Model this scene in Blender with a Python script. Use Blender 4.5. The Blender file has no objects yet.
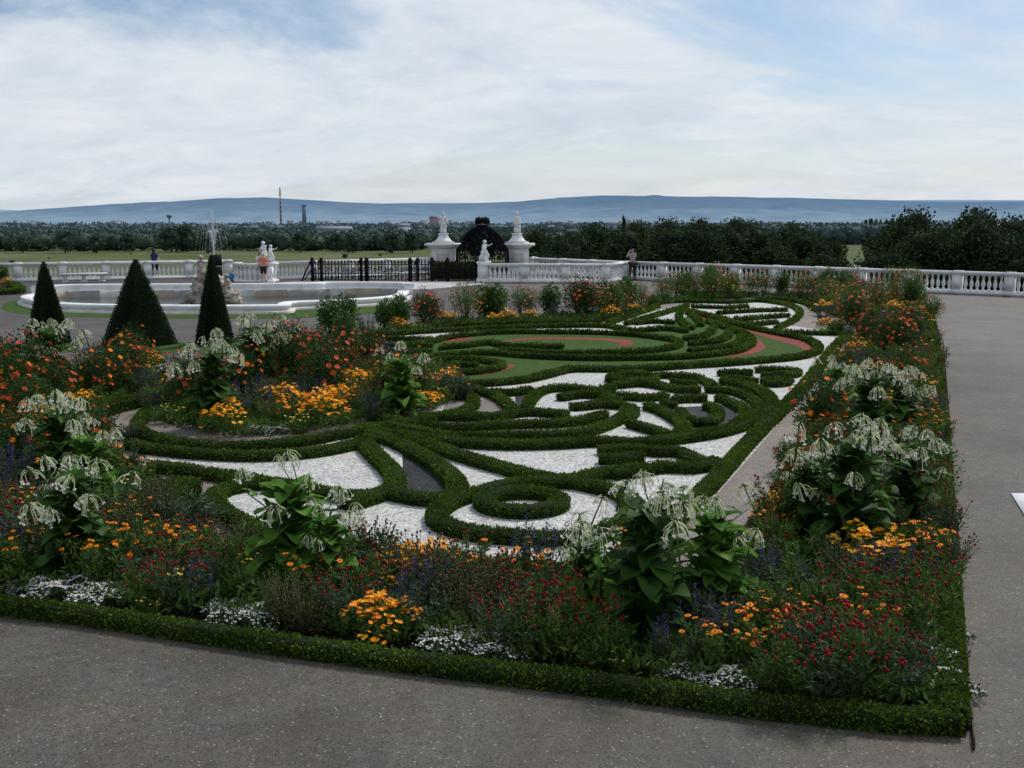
import bpy, bmesh, math, random
import numpy as np
from mathutils import Vector, Matrix, noise
SEED = 7
random.seed(SEED); R = np.random.default_rng(SEED)
S = bpy.context.scene
COL = S.collection
PI = math.pi

# ------------------------------------------------------------------ survey: photo point -> point in the place
F_, HY, CAMH = 1050.0, 220.0, 3.3
PITCH = math.atan((384 - HY) / F_)
def at(x, y, z=0.0):
    dx = (x - 512) / F_; dz = (384 - y) / F_
    vy = math.cos(PITCH) + dz * math.sin(PITCH); vz = -math.sin(PITCH) + dz * math.cos(PITCH)
    t = (z - CAMH) / vz
    return Vector((dx * t, vy * t, z))
def up(x, y, Y):
    """point seen at x,y that stands Y metres away (forward)"""
    dx = (x - 512) / F_; dz = (384 - y) / F_
    vy = math.cos(PITCH) + dz * math.sin(PITCH); vz = -math.sin(PITCH) + dz * math.cos(PITCH)
    t = Y / vy
    return Vector((dx * t, Y, CAMH + vz * t))

# ------------------------------------------------------------------ materials
M = {}
def lin(c): return tuple(c) + (1.0,) if len(c) == 3 else tuple(c)
def newmat(name):
    m = bpy.data.materials.new(name); m.use_nodes = True
    nt = m.node_tree; nt.nodes.clear()
    out = nt.nodes.new('ShaderNodeOutputMaterial')
    b = nt.nodes.new('ShaderNodeBsdfPrincipled')
    nt.links.new(b.outputs[0], out.inputs[0])
    M[name] = m
    return m, nt, b, out
def ramp(nt, stops):
    r = nt.nodes.new('ShaderNodeValToRGB')
    el = r.color_ramp.elements
    while len(el) < len(stops): el.new(0.5)
    for e, (p, c) in zip(el, stops): e.position = p; e.color = lin(c)
    return r
def noise_tex(nt, scale, detail=4, rough=.6, obj=True):
    tc = nt.nodes.new('ShaderNodeTexCoord'); n = nt.nodes.new('ShaderNodeTexNoise')
    n.inputs['Scale'].default_value = scale; n.inputs['Detail'].default_value = detail; n.inputs['Roughness'].default_value = rough
    nt.links.new(tc.outputs['Object'], n.inputs['Vector'])
    return n
def leafmat(name, cols, rough=.55, trans=.25, spec=.3):
    """per-leaf random colour"""
    m, nt, b, out = newmat(name)
    g = nt.nodes.new('ShaderNodeNewGeometry')
    r = ramp(nt, [(i / max(1, len(cols) - 1), c) for i, c in enumerate(cols)])
    n = noise_tex(nt, 1.3, 2)
    ad = nt.nodes.new('ShaderNodeMath'); ad.operation = 'MULTIPLY_ADD'
    nt.links.new(g.outputs['Random Per Island'], ad.inputs[0]); ad.inputs[1].default_value = .7
    sc = nt.nodes.new('ShaderNodeMath'); sc.operation = 'MULTIPLY_ADD'; sc.inputs[1].default_value = 1.5; sc.inputs[2].default_value = -.60
    nt.links.new(n.outputs[0], sc.inputs[0]); nt.links.new(sc.outputs[0], ad.inputs[2])
    nt.links.new(ad.outputs[0], r.inputs[0]); nt.links.new(r.outputs[0], b.inputs['Base Color'])
    b.inputs['Roughness'].default_value = rough
    b.inputs['Specular IOR Level'].default_value = spec
    if trans > 0:
        t = nt.nodes.new('ShaderNodeBsdfTranslucent'); mx = nt.nodes.new('ShaderNodeMixShader')
        mx.inputs[0].default_value = trans
        nt.links.new(r.outputs[0], t.inputs[0]); nt.links.new(b.outputs[0], mx.inputs[1]); nt.links.new(t.outputs[0], mx.inputs[2])
        nt.links.new(mx.outputs[0], out.inputs[0])
    return m
def surf(name, c1, c2, scale=3, rough=.8, bump=0, bscale=30, spec=.3, metal=0, c3=None, detail=6):
    m, nt, b, out = newmat(name)
    n = noise_tex(nt, scale, detail)
    st = [(.3, c1), (.7, c2)] if c3 is None else [(.25, c1), (.5, c3), (.75, c2)]
    r = ramp(nt, st); nt.links.new(n.outputs[0], r.inputs[0]); nt.links.new(r.outputs[0], b.inputs['Base Color'])
    b.inputs['Roughness'].default_value = rough; b.inputs['Specular IOR Level'].default_value = spec; b.inputs['Metallic'].default_value = metal
    if bump:
        n2 = noise_tex(nt, bscale, 5); bp = nt.nodes.new('ShaderNodeBump'); bp.inputs['Strength'].default_value = bump; bp.inputs['Distance'].default_value = .02
        nt.links.new(n2.outputs[0], bp.inputs['Height']); nt.links.new(bp.outputs[0], b.inputs['Normal'])
    return m
def gravel(name, dark, mid, light, stone, patch, amt, spec=.5, rough=.75, pale=0.05):
    """stones by Voronoi cell colour, gaps dark, large soft patches"""
    m, nt, b, out = newmat(name)
    tc = nt.nodes.new('ShaderNodeTexCoord')
    v = nt.nodes.new('ShaderNodeTexVoronoi'); v.inputs['Scale'].default_value = stone
    nt.links.new(tc.outputs['Object'], v.inputs['Vector'])
    sep = nt.nodes.new('ShaderNodeSeparateColor'); nt.links.new(v.outputs['Color'], sep.inputs[0])
    r = ramp(nt, [(0, dark), (.35, mid), (1 - pale * 2, mid), (1 - pale, light), (1, light)])
    nt.links.new(sep.outputs[0], r.inputs[0])
    gap = ramp(nt, [(.0, (1, 1, 1)), (.55, (1, 1, 1)), (.95, (.45, .45, .45))]); nt.links.new(v.outputs['Distance'], gap.inputs[0])
    n = nt.nodes.new('ShaderNodeTexNoise'); n.inputs['Scale'].default_value = patch; n.inputs['Detail'].default_value = 6; n.inputs['Roughness'].default_value = .65
    nt.links.new(tc.outputs['Object'], n.inputs['Vector'])
    pr = ramp(nt, [(.3, (1 - amt, 1 - amt, 1 - amt)), (.7, (1 + amt * .6, 1 + amt * .55, 1 + amt * .5))]); nt.links.new(n.outputs[0], pr.inputs[0])
    m1 = nt.nodes.new('ShaderNodeMix'); m1.data_type = 'RGBA'; m1.blend_type = 'MULTIPLY'; m1.inputs[0].default_value = 1
    m2 = nt.nodes.new('ShaderNodeMix'); m2.data_type = 'RGBA'; m2.blend_type = 'MULTIPLY'; m2.inputs[0].default_value = 1
    nt.links.new(r.outputs[0], m1.inputs[6]); nt.links.new(gap.outputs[0], m1.inputs[7])
    nt.links.new(m1.outputs[2], m2.inputs[6]); nt.links.new(pr.outputs[0], m2.inputs[7])
    # fine dirt
    n3 = nt.nodes.new('ShaderNodeTexNoise'); n3.inputs['Scale'].default_value = 9; n3.inputs['Detail'].default_value = 8
    nt.links.new(tc.outputs['Object'], n3.inputs['Vector'])
    pr3 = ramp(nt, [(.35, (.86, .85, .84)), (.65, (1.08, 1.08, 1.08))]); nt.links.new(n3.outputs[0], pr3.inputs[0])
    m3 = nt.nodes.new('ShaderNodeMix'); m3.data_type = 'RGBA'; m3.blend_type = 'MULTIPLY'; m3.inputs[0].default_value = 1
    nt.links.new(m2.outputs[2], m3.inputs[6]); nt.links.new(pr3.outputs[0], m3.inputs[7])
    n4 = nt.nodes.new('ShaderNodeTexNoise'); n4.inputs['Scale'].default_value = patch * 2.3; n4.inputs['Detail'].default_value = 7; n4.inputs['Roughness'].default_value = .7; n4.inputs['Distortion'].default_value = .6
    nt.links.new(tc.outputs['Object'], n4.inputs['Vector'])
    pr4 = ramp(nt, [(.40, (1, 1, 1)), (.62, (.92, .85, .76) if amt > .2 else (.97, .96, .94)), (.75, (.74, .67, .58) if amt > .2 else (.88, .87, .85))]); nt.links.new(n4.outputs[0], pr4.inputs[0])
    m4 = nt.nodes.new('ShaderNodeMix'); m4.data_type = 'RGBA'; m4.blend_type = 'MULTIPLY'; m4.inputs[0].default_value = 1
    nt.links.new(m3.outputs[2], m4.inputs[6]); nt.links.new(pr4.outputs[0], m4.inputs[7]); m3 = m4
    nt.links.new(m3.outputs[2], b.inputs['Base Color'])
    b.inputs['Roughness'].default_value = rough; b.inputs['Specular IOR Level'].default_value = spec
    bp = nt.nodes.new('ShaderNodeBump'); bp.inputs['Strength'].default_value = .5; bp.inputs['Distance'].default_value = .006
    inv = nt.nodes.new('ShaderNodeMath'); inv.operation = 'SUBTRACT'; inv.inputs[0].default_value = 1
    nt.links.new(v.outputs['Distance'], inv.inputs[1]); nt.links.new(inv.outputs[0], bp.inputs['Height']); nt.links.new(bp.outputs[0], b.inputs['Normal'])
    return m

gravel('gravel', (.045, .040, .033), (.106, .097, .083), (.32, .30, .27), 85, .55, .42, pale=.008, spec=.4)
gravel('path_gravel', (.10, .085, .075), (.20, .175, .155), (.36, .33, .30), 70, .8, .25)
gravel('white_stone', (.20, .20, .19), (.54, .54, .525), (.78, .78, .76), 40, 1.2, .12, spec=.3)
gravel('red_stone', (.13, .018, .008), (.23, .030, .011), (.28, .05, .022), 45, 1.2, .2, spec=.2)
gravel('slate_chips', (.010, .011, .013), (.026, .028, .033), (.09, .09, .10), 45, 1.5, .3, spec=.2)
surf('soil', (.012, .009, .007), (.032, .024, .017), 9, .95, .8, 40, .1)
surf('paving', (.34, .33, .32), (.52, .51, .49), .9, .7, .2, 20)
surf('lawn', (.028, .064, .012), (.066, .120, .024), 5, .9, .8, 90, .1, c3=(.044, .088, .017))
surf('hedge_core', (.006, .013, .005), (.018, .034, .010), 14, .9, 1, 60, .1)
surf('topiary_core', (.006, .012, .006), (.014, .024, .011), 14, .9, 1, 60, .1)
leafmat('hedge_leaf', [(.020, .042, .004), (.044, .088, .008), (.075, .138, .014), (.12, .19, .026)], .7, .22, .1)
leafmat('topiary_leaf', [(.010, .020, .009), (.020, .036, .015), (.036, .058, .022)], .7, .08, .15)
leafmat('broad_leaf', [(.040, .11, .016), (.085, .20, .026), (.13, .27, .042), (.18, .33, .07)], .75, .35, .12)
leafmat('broad_leaf_dark', [(.028, .072, .013), (.034, .085, .014), (.058, .135, .020), (.085, .18, .030)], .6, .28, .15)
leafmat('bright_leaf', [(.028, .068, .012), (.050, .115, .020), (.085, .165, .032)], .55, .3, .25)
leafmat('bush_leaf', [(.016, .038, .010), (.034, .072, .016), (.060, .115, .026)], .65, .2, .1)
leafmat('mixed_leaf', [(.026, .060, .012), (.052, .108, .018), (.080, .150, .028), (.105, .175, .045), (.11, .105, .036)], .7, .22, .1)
leafmat('grey_leaf', [(.032, .056, .026), (.060, .095, .048), (.085, .125, .068)], .7, .15, .2)
leafmat('straw', [(.045, .045, .018), (.10, .082, .035), (.17, .13, .07)], .8, .1, .1)
leafmat('stalk', [(.028, .052, .016), (.052, .082, .026)], .7, 0, .2)
leafmat('petal_cream', [(.72, .78, .50), (.88, .90, .70), (.95, .95, .85)], .6, .5, .1)
leafmat('petal_white', [(.62, .64, .58), (.80, .81, .77), (.92, .92, .90)], .6, .35, .1)
leafmat('petal_vermilion', [(.42, .045, .016), (.66, .10, .03), (.80, .22, .08)], .6, .25, .2)
leafmat('petal_orange', [(.85, .20, .006), (.95, .30, .008), (1.0, .40, .02)], .6, .25, .2)
leafmat('petal_gold', [(.80, .28, .006), (.95, .42, .010), (1.0, .55, .02)], .6, .25, .2)
leafmat('petal_yellow', [(.62, .50, .04), (.75, .66, .10), (.76, .72, .22)], .6, .25, .2)
leafmat('petal_red', [(.14, .005, .007), (.28, .010, .012), (.42, .02, .02)], .6, .2, .2)
leafmat('petal_violet', [(.026, .022, .085), (.045, .038, .13), (.08, .07, .18)], .6, .2, .2)
leafmat('petal_pink', [(.5, .16, .13), (.62, .26, .20), (.66, .36, .3)], .6, .2, .2)
leafmat('flower_eye', [(.05, .02, .008), (.12, .05, .012)], .8, 0, .1)
surf('stone_white', (.56, .56, .55), (.80, .80, .80), 2.4, .8, .2, 18, .2, c3=(.74, .74, .74))
surf('stone_aged', (.40, .37, .33), (.70, .68, .64), 2.2, .8, .4, 14, .3)
surf('rock_tufa', (.20, .165, .13), (.56, .50, .43), 3.2, .9, 1.0, 9, .2)
surf('panel_ochre', (.27, .22, .16), (.40, .34, .26), 3, .6, .1, 10, .4)
surf('panel_grey', (.20, .20, .19), (.32, .31, .29), 3, .6, .1, 10, .4)
surf('iron', (.004, .004, .005), (.009, .009, .011), 8, .7, 0, 10, .12)
surf('rust', (.045, .025, .016), (.09, .05, .03), 12, .8, .2, 50)
surf('white_paint', (.78, .79, .80), (.84, .84, .84), 2, .5)
surf('skin', (.42, .24, .17), (.50, .30, .22), 6, .6)
surf('cloth_blue', (.012, .022, .09), (.022, .035, .13), 9, .85)
surf('cloth_black', (.006, .006, .008), (.016, .016, .019), 9, .85)
surf('cloth_orange', (.46, .13, .07), (.60, .22, .13), 9, .85)
surf('cloth_mauve', (.27, .21, .22), (.38, .31, .32), 22, .85)
surf('cloth_white', (.55, .52, .56), (.72, .70, .74), 12, .85)
surf('cloth_dark', (.02, .02, .026), (.035, .035, .04), 9, .85)
surf('hair_dark', (.010, .007, .006), (.03, .02, .014), 30, .6)
surf('hair_grey', (.10, .09, .085), (.20, .18, .17), 30, .6)
surf('hair_blond', (.40, .33, .22), (.60, .52, .38), 30, .6)
surf('hair_brown', (.07, .03, .02), (.12, .06, .04), 30, .6)
surf('leather', (.02, .015, .012), (.05, .04, .03), 9, .6)
surf('blue_bag', (.02, .16, .42), (.05, .26, .56), 5, .6)
surf('bark', (.03, .024, .018), (.07, .055, .04), 9, .9)
surf('meadow', (.055, .075, .026), (.145, .145, .065), .012, .95, 0, 10, .1, c3=(.085, .105, .038))
surf('brick_red_hazed', (.30, .22, .23), (.36, .28, .28), .1, .9)  # brick paled by air haze that is put into the colour
surf('town_wall_hazed', (.36, .42, .48), (.52, .56, .60), .02, .9)  # walls and roofs of the town carry painted bluish haze
surf('town_roof_hazed', (.20, .22, .26), (.25, .26, .29), .02, .9)
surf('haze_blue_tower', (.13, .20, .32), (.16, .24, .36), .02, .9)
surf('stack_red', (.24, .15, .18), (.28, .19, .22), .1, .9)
surf('stack_white', (.50, .54, .60), (.56, .58, .62), .1, .9)
def hillmat(name, low, mid, high, z0, z1, sc):  # distance haze painted into the base colour, paler towards the foot
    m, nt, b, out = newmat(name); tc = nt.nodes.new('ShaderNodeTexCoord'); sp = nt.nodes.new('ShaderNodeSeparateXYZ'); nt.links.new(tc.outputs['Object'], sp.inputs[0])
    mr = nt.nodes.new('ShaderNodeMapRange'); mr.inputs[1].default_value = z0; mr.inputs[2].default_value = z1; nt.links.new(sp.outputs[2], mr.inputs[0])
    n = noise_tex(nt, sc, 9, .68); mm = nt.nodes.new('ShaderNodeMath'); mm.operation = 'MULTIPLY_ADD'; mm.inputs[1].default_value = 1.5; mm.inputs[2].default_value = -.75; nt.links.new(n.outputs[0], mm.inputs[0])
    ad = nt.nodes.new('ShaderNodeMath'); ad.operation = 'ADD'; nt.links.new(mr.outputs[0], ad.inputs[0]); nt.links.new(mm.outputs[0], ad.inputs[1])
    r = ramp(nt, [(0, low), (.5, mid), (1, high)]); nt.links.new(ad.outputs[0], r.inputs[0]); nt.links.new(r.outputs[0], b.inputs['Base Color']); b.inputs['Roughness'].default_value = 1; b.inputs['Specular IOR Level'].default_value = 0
hillmat('hills_near_hazed', (.21, .295, .37), (.135, .205, .285), (.10, .165, .25), -20, 190, .0045)
hillmat('hills_far_hazed', (.24, .33, .43), (.22, .31, .42), (.20, .29, .40), -20, 300, .001)
def treemat(name, cols): leafmat(name, cols, .8, .08, .1)
treemat('tree_leaf_near', [(.013, .030, .011), (.026, .052, .017), (.044, .078, .026)])
treemat('tree_leaf_warm', [(.018, .032, .011), (.034, .055, .016), (.055, .080, .026)])
treemat('tree_leaf_mid_hazed', [(.032, .058, .044), (.054, .088, .062), (.080, .118, .078)])  # from here down, blue distance haze is mixed into the leaf colours
treemat('tree_leaf_far_hazed', [(.050, .082, .084), (.068, .108, .108), (.09, .13, .122)])
treemat('tree_leaf_distant_hazed', [(.095, .145, .165), (.125, .18, .195), (.15, .205, .22)])
# water
m, nt, b, out = newmat('water')
b.inputs['Base Color'].default_value = (.05, .06, .05, 1); b.inputs['Roughness'].default_value = .08; b.inputs['Specular IOR Level'].default_value = .5
n = noise_tex(nt, 5, 3); bp = nt.nodes.new('ShaderNodeBump'); bp.inputs['Strength'].default_value = .25; bp.inputs['Distance'].default_value = .05
nt.links.new(n.outputs[0], bp.inputs['Height']); nt.links.new(bp.outputs[0], b.inputs['Normal'])
m, nt, b, out = newmat('spray')
n = noise_tex(nt, 5, 3); r = ramp(nt, [(.3, (.75, .80, .85)), (.7, (.9, .93, .95))]); nt.links.new(n.outputs[0], r.inputs[0]); nt.links.new(r.outputs[0], b.inputs['Base Color'])
b.inputs['Roughness'].default_value = .2; b.inputs['Alpha'].default_value = .45

# ------------------------------------------------------------------ mesh builder
class MB:
    def __init__(s): s.V = []; s.F = []; s.n = 0; s.mats = []
    def mi(s, mat):
        if mat not in s.mats: s.mats.append(mat)
        return s.mats.index(mat)
    def add(s, V, F, mat=None):
        V = np.asarray(V, float).reshape(-1, 3)
        i = s.mi(mat)
        if isinstance(F, np.ndarray): s.F.append((F + s.n, i))
        else:
            by = {}
            for f in F: by.setdefault(len(f), []).append(f)
            for k, l in by.items(): s.F.append((np.array(l, int) + s.n, i))
        s.V.append(V); s.n += len(V)
        return s
    def box(s, c, d, mat, rz=0, taper=1.0):
        x, y, z = [q / 2 for q in d]
        V = np.array([(a * x * (taper if k > 0 else 1), b_ * y * (taper if k > 0 else 1), k * z) for k in (-1, 1) for a, b_ in ((-1, -1), (1, -1), (1, 1), (-1, 1))])
        ca, sa = math.cos(rz), math.sin(rz)
        V = np.c_[V[:, 0] * ca - V[:, 1] * sa, V[:, 0] * sa + V[:, 1] * ca, V[:, 2]] + np.array(c)
        return s.add(V, [(3, 2, 1, 0), (4, 5, 6, 7), (0, 1, 5, 4), (1, 2, 6, 5), (2, 3, 7, 6), (3, 0, 4, 7)], mat)
    def lathe(s, prof, mat, c=(0, 0, 0), seg=12, sx=1, sy=1):
        V = []; F = []
        for r_, z in prof:
            for k in range(seg):
                a = 2 * PI * k / seg; V.append((c[0] + r_ * sx * math.cos(a), c[1] + r_ * sy * math.sin(a), c[2] + z))
        for j in range(len(prof) - 1):
            for k in range(seg): F.append((j * seg + k, j * seg + (k + 1) % seg, (j + 1) * seg + (k + 1) % seg, (j + 1) * seg + k))
        F.append(tuple(range(seg - 1, -1, -1))); F.append(tuple((len(prof) - 1) * seg + k for k in range(seg)))
        return s.add(V, F, mat)
    def tube(s, pts, r, mat, seg=5):
        pts = [Vector(p) for p in pts]; V = []; F = []; n = len(pts)
        rr = r if hasattr(r, '__len__') else [r] * n
        for i, p in enumerate(pts):
            t = (pts[min(i + 1, n - 1)] - pts[max(i - 1, 0)])
            if t.length < 1e-9: t = Vector((0, 0, 1))
            t.normalize()
            a = t.cross(Vector((.31, .95, .07))) if abs(t.z) > .9 else t.cross(Vector((0, 0, 1)))
            a.normalize(); b_ = t.cross(a)
            for k in range(seg):
                q = 2 * PI * k / seg; V.append(p + a * math.cos(q) * rr[i] + b_ * math.sin(q) * rr[i])
        for i in range(n - 1):
            for k in range(seg): F.append((i * seg + k, i * seg + (k + 1) % seg, (i + 1) * seg + (k + 1) % seg, (i + 1) * seg + k))
        F.append(tuple(range(seg))[::-1]); F.append(tuple((n - 1) * seg + k for k in range(seg)))
        return s.add([tuple(v) for v in V], F, mat)
    def ball(s, c, r, mat, seg=8, rings=5, rough=0):
        V = []; F = []
        rx, ry, rz = (r, r, r) if not hasattr(r, '__len__') else r
        for i in range(rings + 1):
            th = PI * i / rings
            for k in range(seg):
                a = 2 * PI * k / seg
                d = Vector((math.sin(th) * math.cos(a), math.sin(th) * math.sin(a), math.cos(th)))
                q = 1 + (rough * noise.noise(d * 2.3 + Vector(c)) if rough else 0)
                V.append((c[0] + d.x * rx * q, c[1] + d.y * ry * q, c[2] + d.z * rz * q))
        for i in range(rings):
            for k in range(seg): F.append((i * seg + k, (i + 1) * seg + k, (i + 1) * seg + (k + 1) % seg, i * seg + (k + 1) % seg))
        return s.add(V, F, mat)
    def prism(s, poly, z0, z1, mat):
        n = len(poly)
        V = [(p[0], p[1], z0) for p in poly] + [(p[0], p[1], z1) for p in poly]
        F = [tuple(range(n - 1, -1, -1)), tuple(range(n, 2 * n))] + [(i, (i + 1) % n, n + (i + 1) % n, n + i) for i in range(n)]
        return s.add(V, F, mat)
    def leaves(s, P, A, L, W, mat, rng=R, fold=.18):
        """rhombus leaves: base P, axis A (unit), length L, width W"""
        n = len(P)
        if n == 0: return s
        P = np.asarray(P, float); A = np.asarray(A, float)
        A = A / (np.linalg.norm(A, axis=1, keepdims=True) + 1e-9)
        Rn = rng.normal(size=(n, 3)); Sd = np.cross(A, Rn); Sd /= (np.linalg.norm(Sd, axis=1, keepdims=True) + 1e-9)
        N = np.cross(A, Sd)
        L = np.broadcast_to(np.asarray(L, float), (n,))[:, None]; W = np.broadcast_to(np.asarray(W, float), (n,))[:, None]
        mid = P + A * L * .5
        V = np.stack([P, mid + Sd * W * .5 + N * W * fold, P + A * L, mid - Sd * W * .5 + N * W * fold], 1).reshape(-1, 3)
        F = np.arange(4 * n).reshape(n, 4)
        return s.add(V, F, mat)
    def mesh(s, name, smooth=False):
        me = bpy.data.meshes.new(name)
        V = np.concatenate(s.V) if s.V else np.zeros((0, 3))
        nl = sum(f.size for f, _ in s.F); nf = sum(len(f) for f, _ in s.F)
        me.vertices.add(len(V)); me.vertices.foreach_set('co', V.astype(np.float32).ravel())
        me.loops.add(nl); me.polygons.add(nf)
        li = np.concatenate([f.ravel() for f, _ in s.F]).astype(np.int32)
        tot = np.concatenate([np.full(len(f), f.shape[1]) for f, _ in s.F]).astype(np.int32)
        st = np.concatenate([[0], np.cumsum(tot)[:-1]]).astype(np.int32)
        mi = np.concatenate([np.full(len(f), i) for f, i in s.F]).astype(np.int32)
        me.loops.foreach_set('vertex_index', li); me.polygons.foreach_set('loop_start', st); me.polygons.foreach_set('loop_total', tot)
        me.polygons.foreach_set('material_index', mi)
        if smooth: me.polygons.foreach_set('use_smooth', np.ones(nf, bool))
        for q in s.mats: me.materials.append(M[q])
        me.update(calc_edges=True); me.validate()
        return me
    def build(s, name, parent=None, smooth=False, loc=None, rz=0):
        return place(s.mesh(name, smooth), name, parent, loc, rz)
def place(me, name, parent=None, loc=None, rz=0, scale=None):
    o = bpy.data.objects.new(name, me); COL.objects.link(o)
    if parent: o.parent = parent
    if loc is not None: o.location = loc
    if rz: o.rotation_euler = (0, 0, rz)
    if scale is not None: o.scale = (scale, scale, scale) if not hasattr(scale, '__len__') else scale
    return o
def tag(o, label, cat, group=None, kind=None):
    o['label'] = label; o['category'] = cat
    if group: o['group'] = group
    if kind: o['kind'] = kind
    return o
def struct(o): o['kind'] = 'structure'; return o
def thing(name, label, cat, loc=(0, 0, 0), rz=0, group=None, scale=1):
    o = bpy.data.objects.new(name, None); COL.objects.link(o); o.location = loc; o.rotation_euler = (0, 0, rz); o.scale = (scale,) * 3
    o.empty_display_size = .2
    return tag(o, label, cat, group)
def spline(pts, step, closed=False):
    """Catmull-Rom resampled to about step metres"""
    p = [np.array(q[:2], float) for q in pts]; n = len(p); out = []
    rng_ = range(n if closed else n - 1)
    for i in rng_:
        if closed: a, b_, c, d = p[(i - 1) % n], p[i], p[(i + 1) % n], p[(i + 2) % n]
        else:
            b_, c = p[i], p[i + 1]; a = p[i - 1] if i > 0 else 2 * b_ - c; d = p[i + 2] if i + 2 < n else 2 * c - b_
        k = max(2, int(np.linalg.norm(c - b_) / step))
        for j in range(k):
            t = j / k
            out.append(.5 * ((2 * b_) + (-a + c) * t + (2 * a - 5 * b_ + 4 * c - d) * t * t + (-a + 3 * b_ - 3 * c + d) * t ** 3))
    if not closed: out.append(p[-1])
    return np.array(out)
def inpoly(p, poly):
    x, y = p[0], p[1]; c = False; n = len(poly); j = n - 1
    for i in range(n):
        xi, yi = poly[i][0], poly[i][1]; xj, yj = poly[j][0], poly[j][1]
        if (yi > y) != (yj > y) and x < (xj - xi) * (y - yi) / (yj - yi) + xi: c = not c
        j = i
    return c
def G(*pts): return [at(x, y, 0) for x, y in pts]

# ------------------------------------------------------------------ camera, light, sky
cam = bpy.data.cameras.new('camera'); co = bpy.data.objects.new('camera', cam); COL.objects.link(co)
co.location = (0, 0, CAMH); co.rotation_euler = (PI / 2 - PITCH, 0, 0)
cam.sensor_width = 36; cam.lens = F_ / 1024 * 36; cam.clip_end = 60000; cam.clip_start = .1
S.camera = co
SUN_EL, SUN_AZ = math.radians(50), math.radians(38)       # ahead of the camera and to the right, behind thin cloud
sd = Vector((math.sin(SUN_AZ) * math.cos(SUN_EL), math.cos(SUN_AZ) * math.cos(SUN_EL), math.sin(SUN_EL)))
sl = bpy.data.lights.new('sun', 'SUN'); sl.energy = 3.0; sl.angle = math.radians(9); sl.color = (1, .965, .91)
so = bpy.data.objects.new('sun', sl); COL.objects.link(so); so.rotation_euler = (-sd).to_track_quat('-Z', 'Y').to_euler(); so.location = (0, 0, 50)
w = bpy.data.worlds.new('World'); S.world = w; w.use_nodes = True
nt = w.node_tree; nt.nodes.clear()
def N(t): return nt.nodes.new(t)
def Lk(a, b_): nt.links.new(a, b_)
wo = N('ShaderNodeOutputWorld'); bg = N('ShaderNodeBackground'); bg.inputs[1].default_value = .1; Lk(bg.outputs[0], wo.inputs[0])
sky = N('ShaderNodeTexSky'); sky.sky_type = 'NISHITA'; sky.sun_disc = False; sky.sun_elevation = SUN_EL; sky.sun_rotation = SUN_AZ
sky.air_density = 1.0; sky.dust_density = 1.2; sky.ozone_density = 1.5; sky.altitude = 150
tc = N('ShaderNodeTexCoord'); sx = N('ShaderNodeSeparateXYZ'); Lk(tc.outputs['Generated'], sx.inputs[0])
def mth(op, a, b_=None, c=None, clamp=False):
    q = N('ShaderNodeMath'); q.operation = op; q.use_clamp = clamp
    for i, v in enumerate((a, b_, c)):
        if v is None: continue
        if isinstance(v, (int, float)): q.inputs[i].default_value = v
        else: Lk(v, q.inputs[i])
    return q.outputs[0]
zc = mth('MAXIMUM', sx.outputs[2], 0.0)
den = mth('ADD', zc, .24)
cx = N('ShaderNodeCombineXYZ'); Lk(mth('DIVIDE', sx.outputs[0], den), cx.inputs[0]); Lk(mth('DIVIDE', sx.outputs[1], den), cx.inputs[1])
mp = N('ShaderNodeMapping'); mp.inputs['Rotation'].default_value = (0, 0, math.radians(35)); mp.inputs['Scale'].default_value = (.85, 1.2, 1); mp.inputs['Location'].default_value = (3.7, 12.5, 0)
Lk(cx.outputs[0], mp.inputs[0])
n1 = N('ShaderNodeTexNoise'); n1.inputs['Scale'].default_value = .55; n1.inputs['Detail'].default_value = 9; n1.inputs['Roughness'].default_value = .64; n1.inputs['Distortion'].default_value = .5
Lk(mp.outputs[0], n1.inputs['Vector'])
n2 = N('ShaderNodeTexNoise'); n2.inputs['Scale'].default_value = 2.6; n2.inputs['Detail'].default_value = 10; n2.inputs['Roughness'].default_value = .68; n2.inputs['Distortion'].default_value = .4
Lk(mp.outputs[0], n2.inputs['Vector'])
cov = N('ShaderNodeMapRange'); cov.interpolation_type = 'SMOOTHSTEP'; cov.inputs['From Min'].default_value = .39; cov.inputs['From Max'].default_value = .56
Lk(n1.outputs[0], cov.inputs['Value'])
hz = mth('MULTIPLY', mth('SUBTRACT', 1.0, mth('DIVIDE', zc, .13), clamp=True), .92)
mask = mth('MAXIMUM', mth('MULTIPLY', cov.outputs[0], .95), hz)
cl = N('ShaderNodeValToRGB'); e = cl.color_ramp.elements; e[0].position = .30; e[0].color = (6.0, 6.7, 7.6, 1); e[1].position = .68; e[1].color = (8.2, 8.6, 9.0, 1)
Lk(n2.outputs[0], cl.inputs[0])
mx = N('ShaderNodeMix'); mx.data_type = 'RGBA'; mx.clamp_factor = True
skc = N('ShaderNodeMix'); skc.data_type = 'RGBA'; skc.blend_type = 'MULTIPLY'; skc.inputs[0].default_value = 1; skc.inputs[7].default_value = (.85, .92, 1.0, 1)
Lk(sky.outputs[0], skc.inputs[6])
Lk(mask, mx.inputs[0]); Lk(skc.outputs[2], mx.inputs[6]); Lk(cl.outputs[0], mx.inputs[7])
Lk(mx.outputs[2], bg.inputs[0])
S.view_settings.view_transform = 'Standard'; S.view_settings.look = 'None'; S.view_settings.exposure = 0; S.view_settings.gamma = 1
S.render.resolution_x = 1024; S.render.resolution_y = 768

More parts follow.
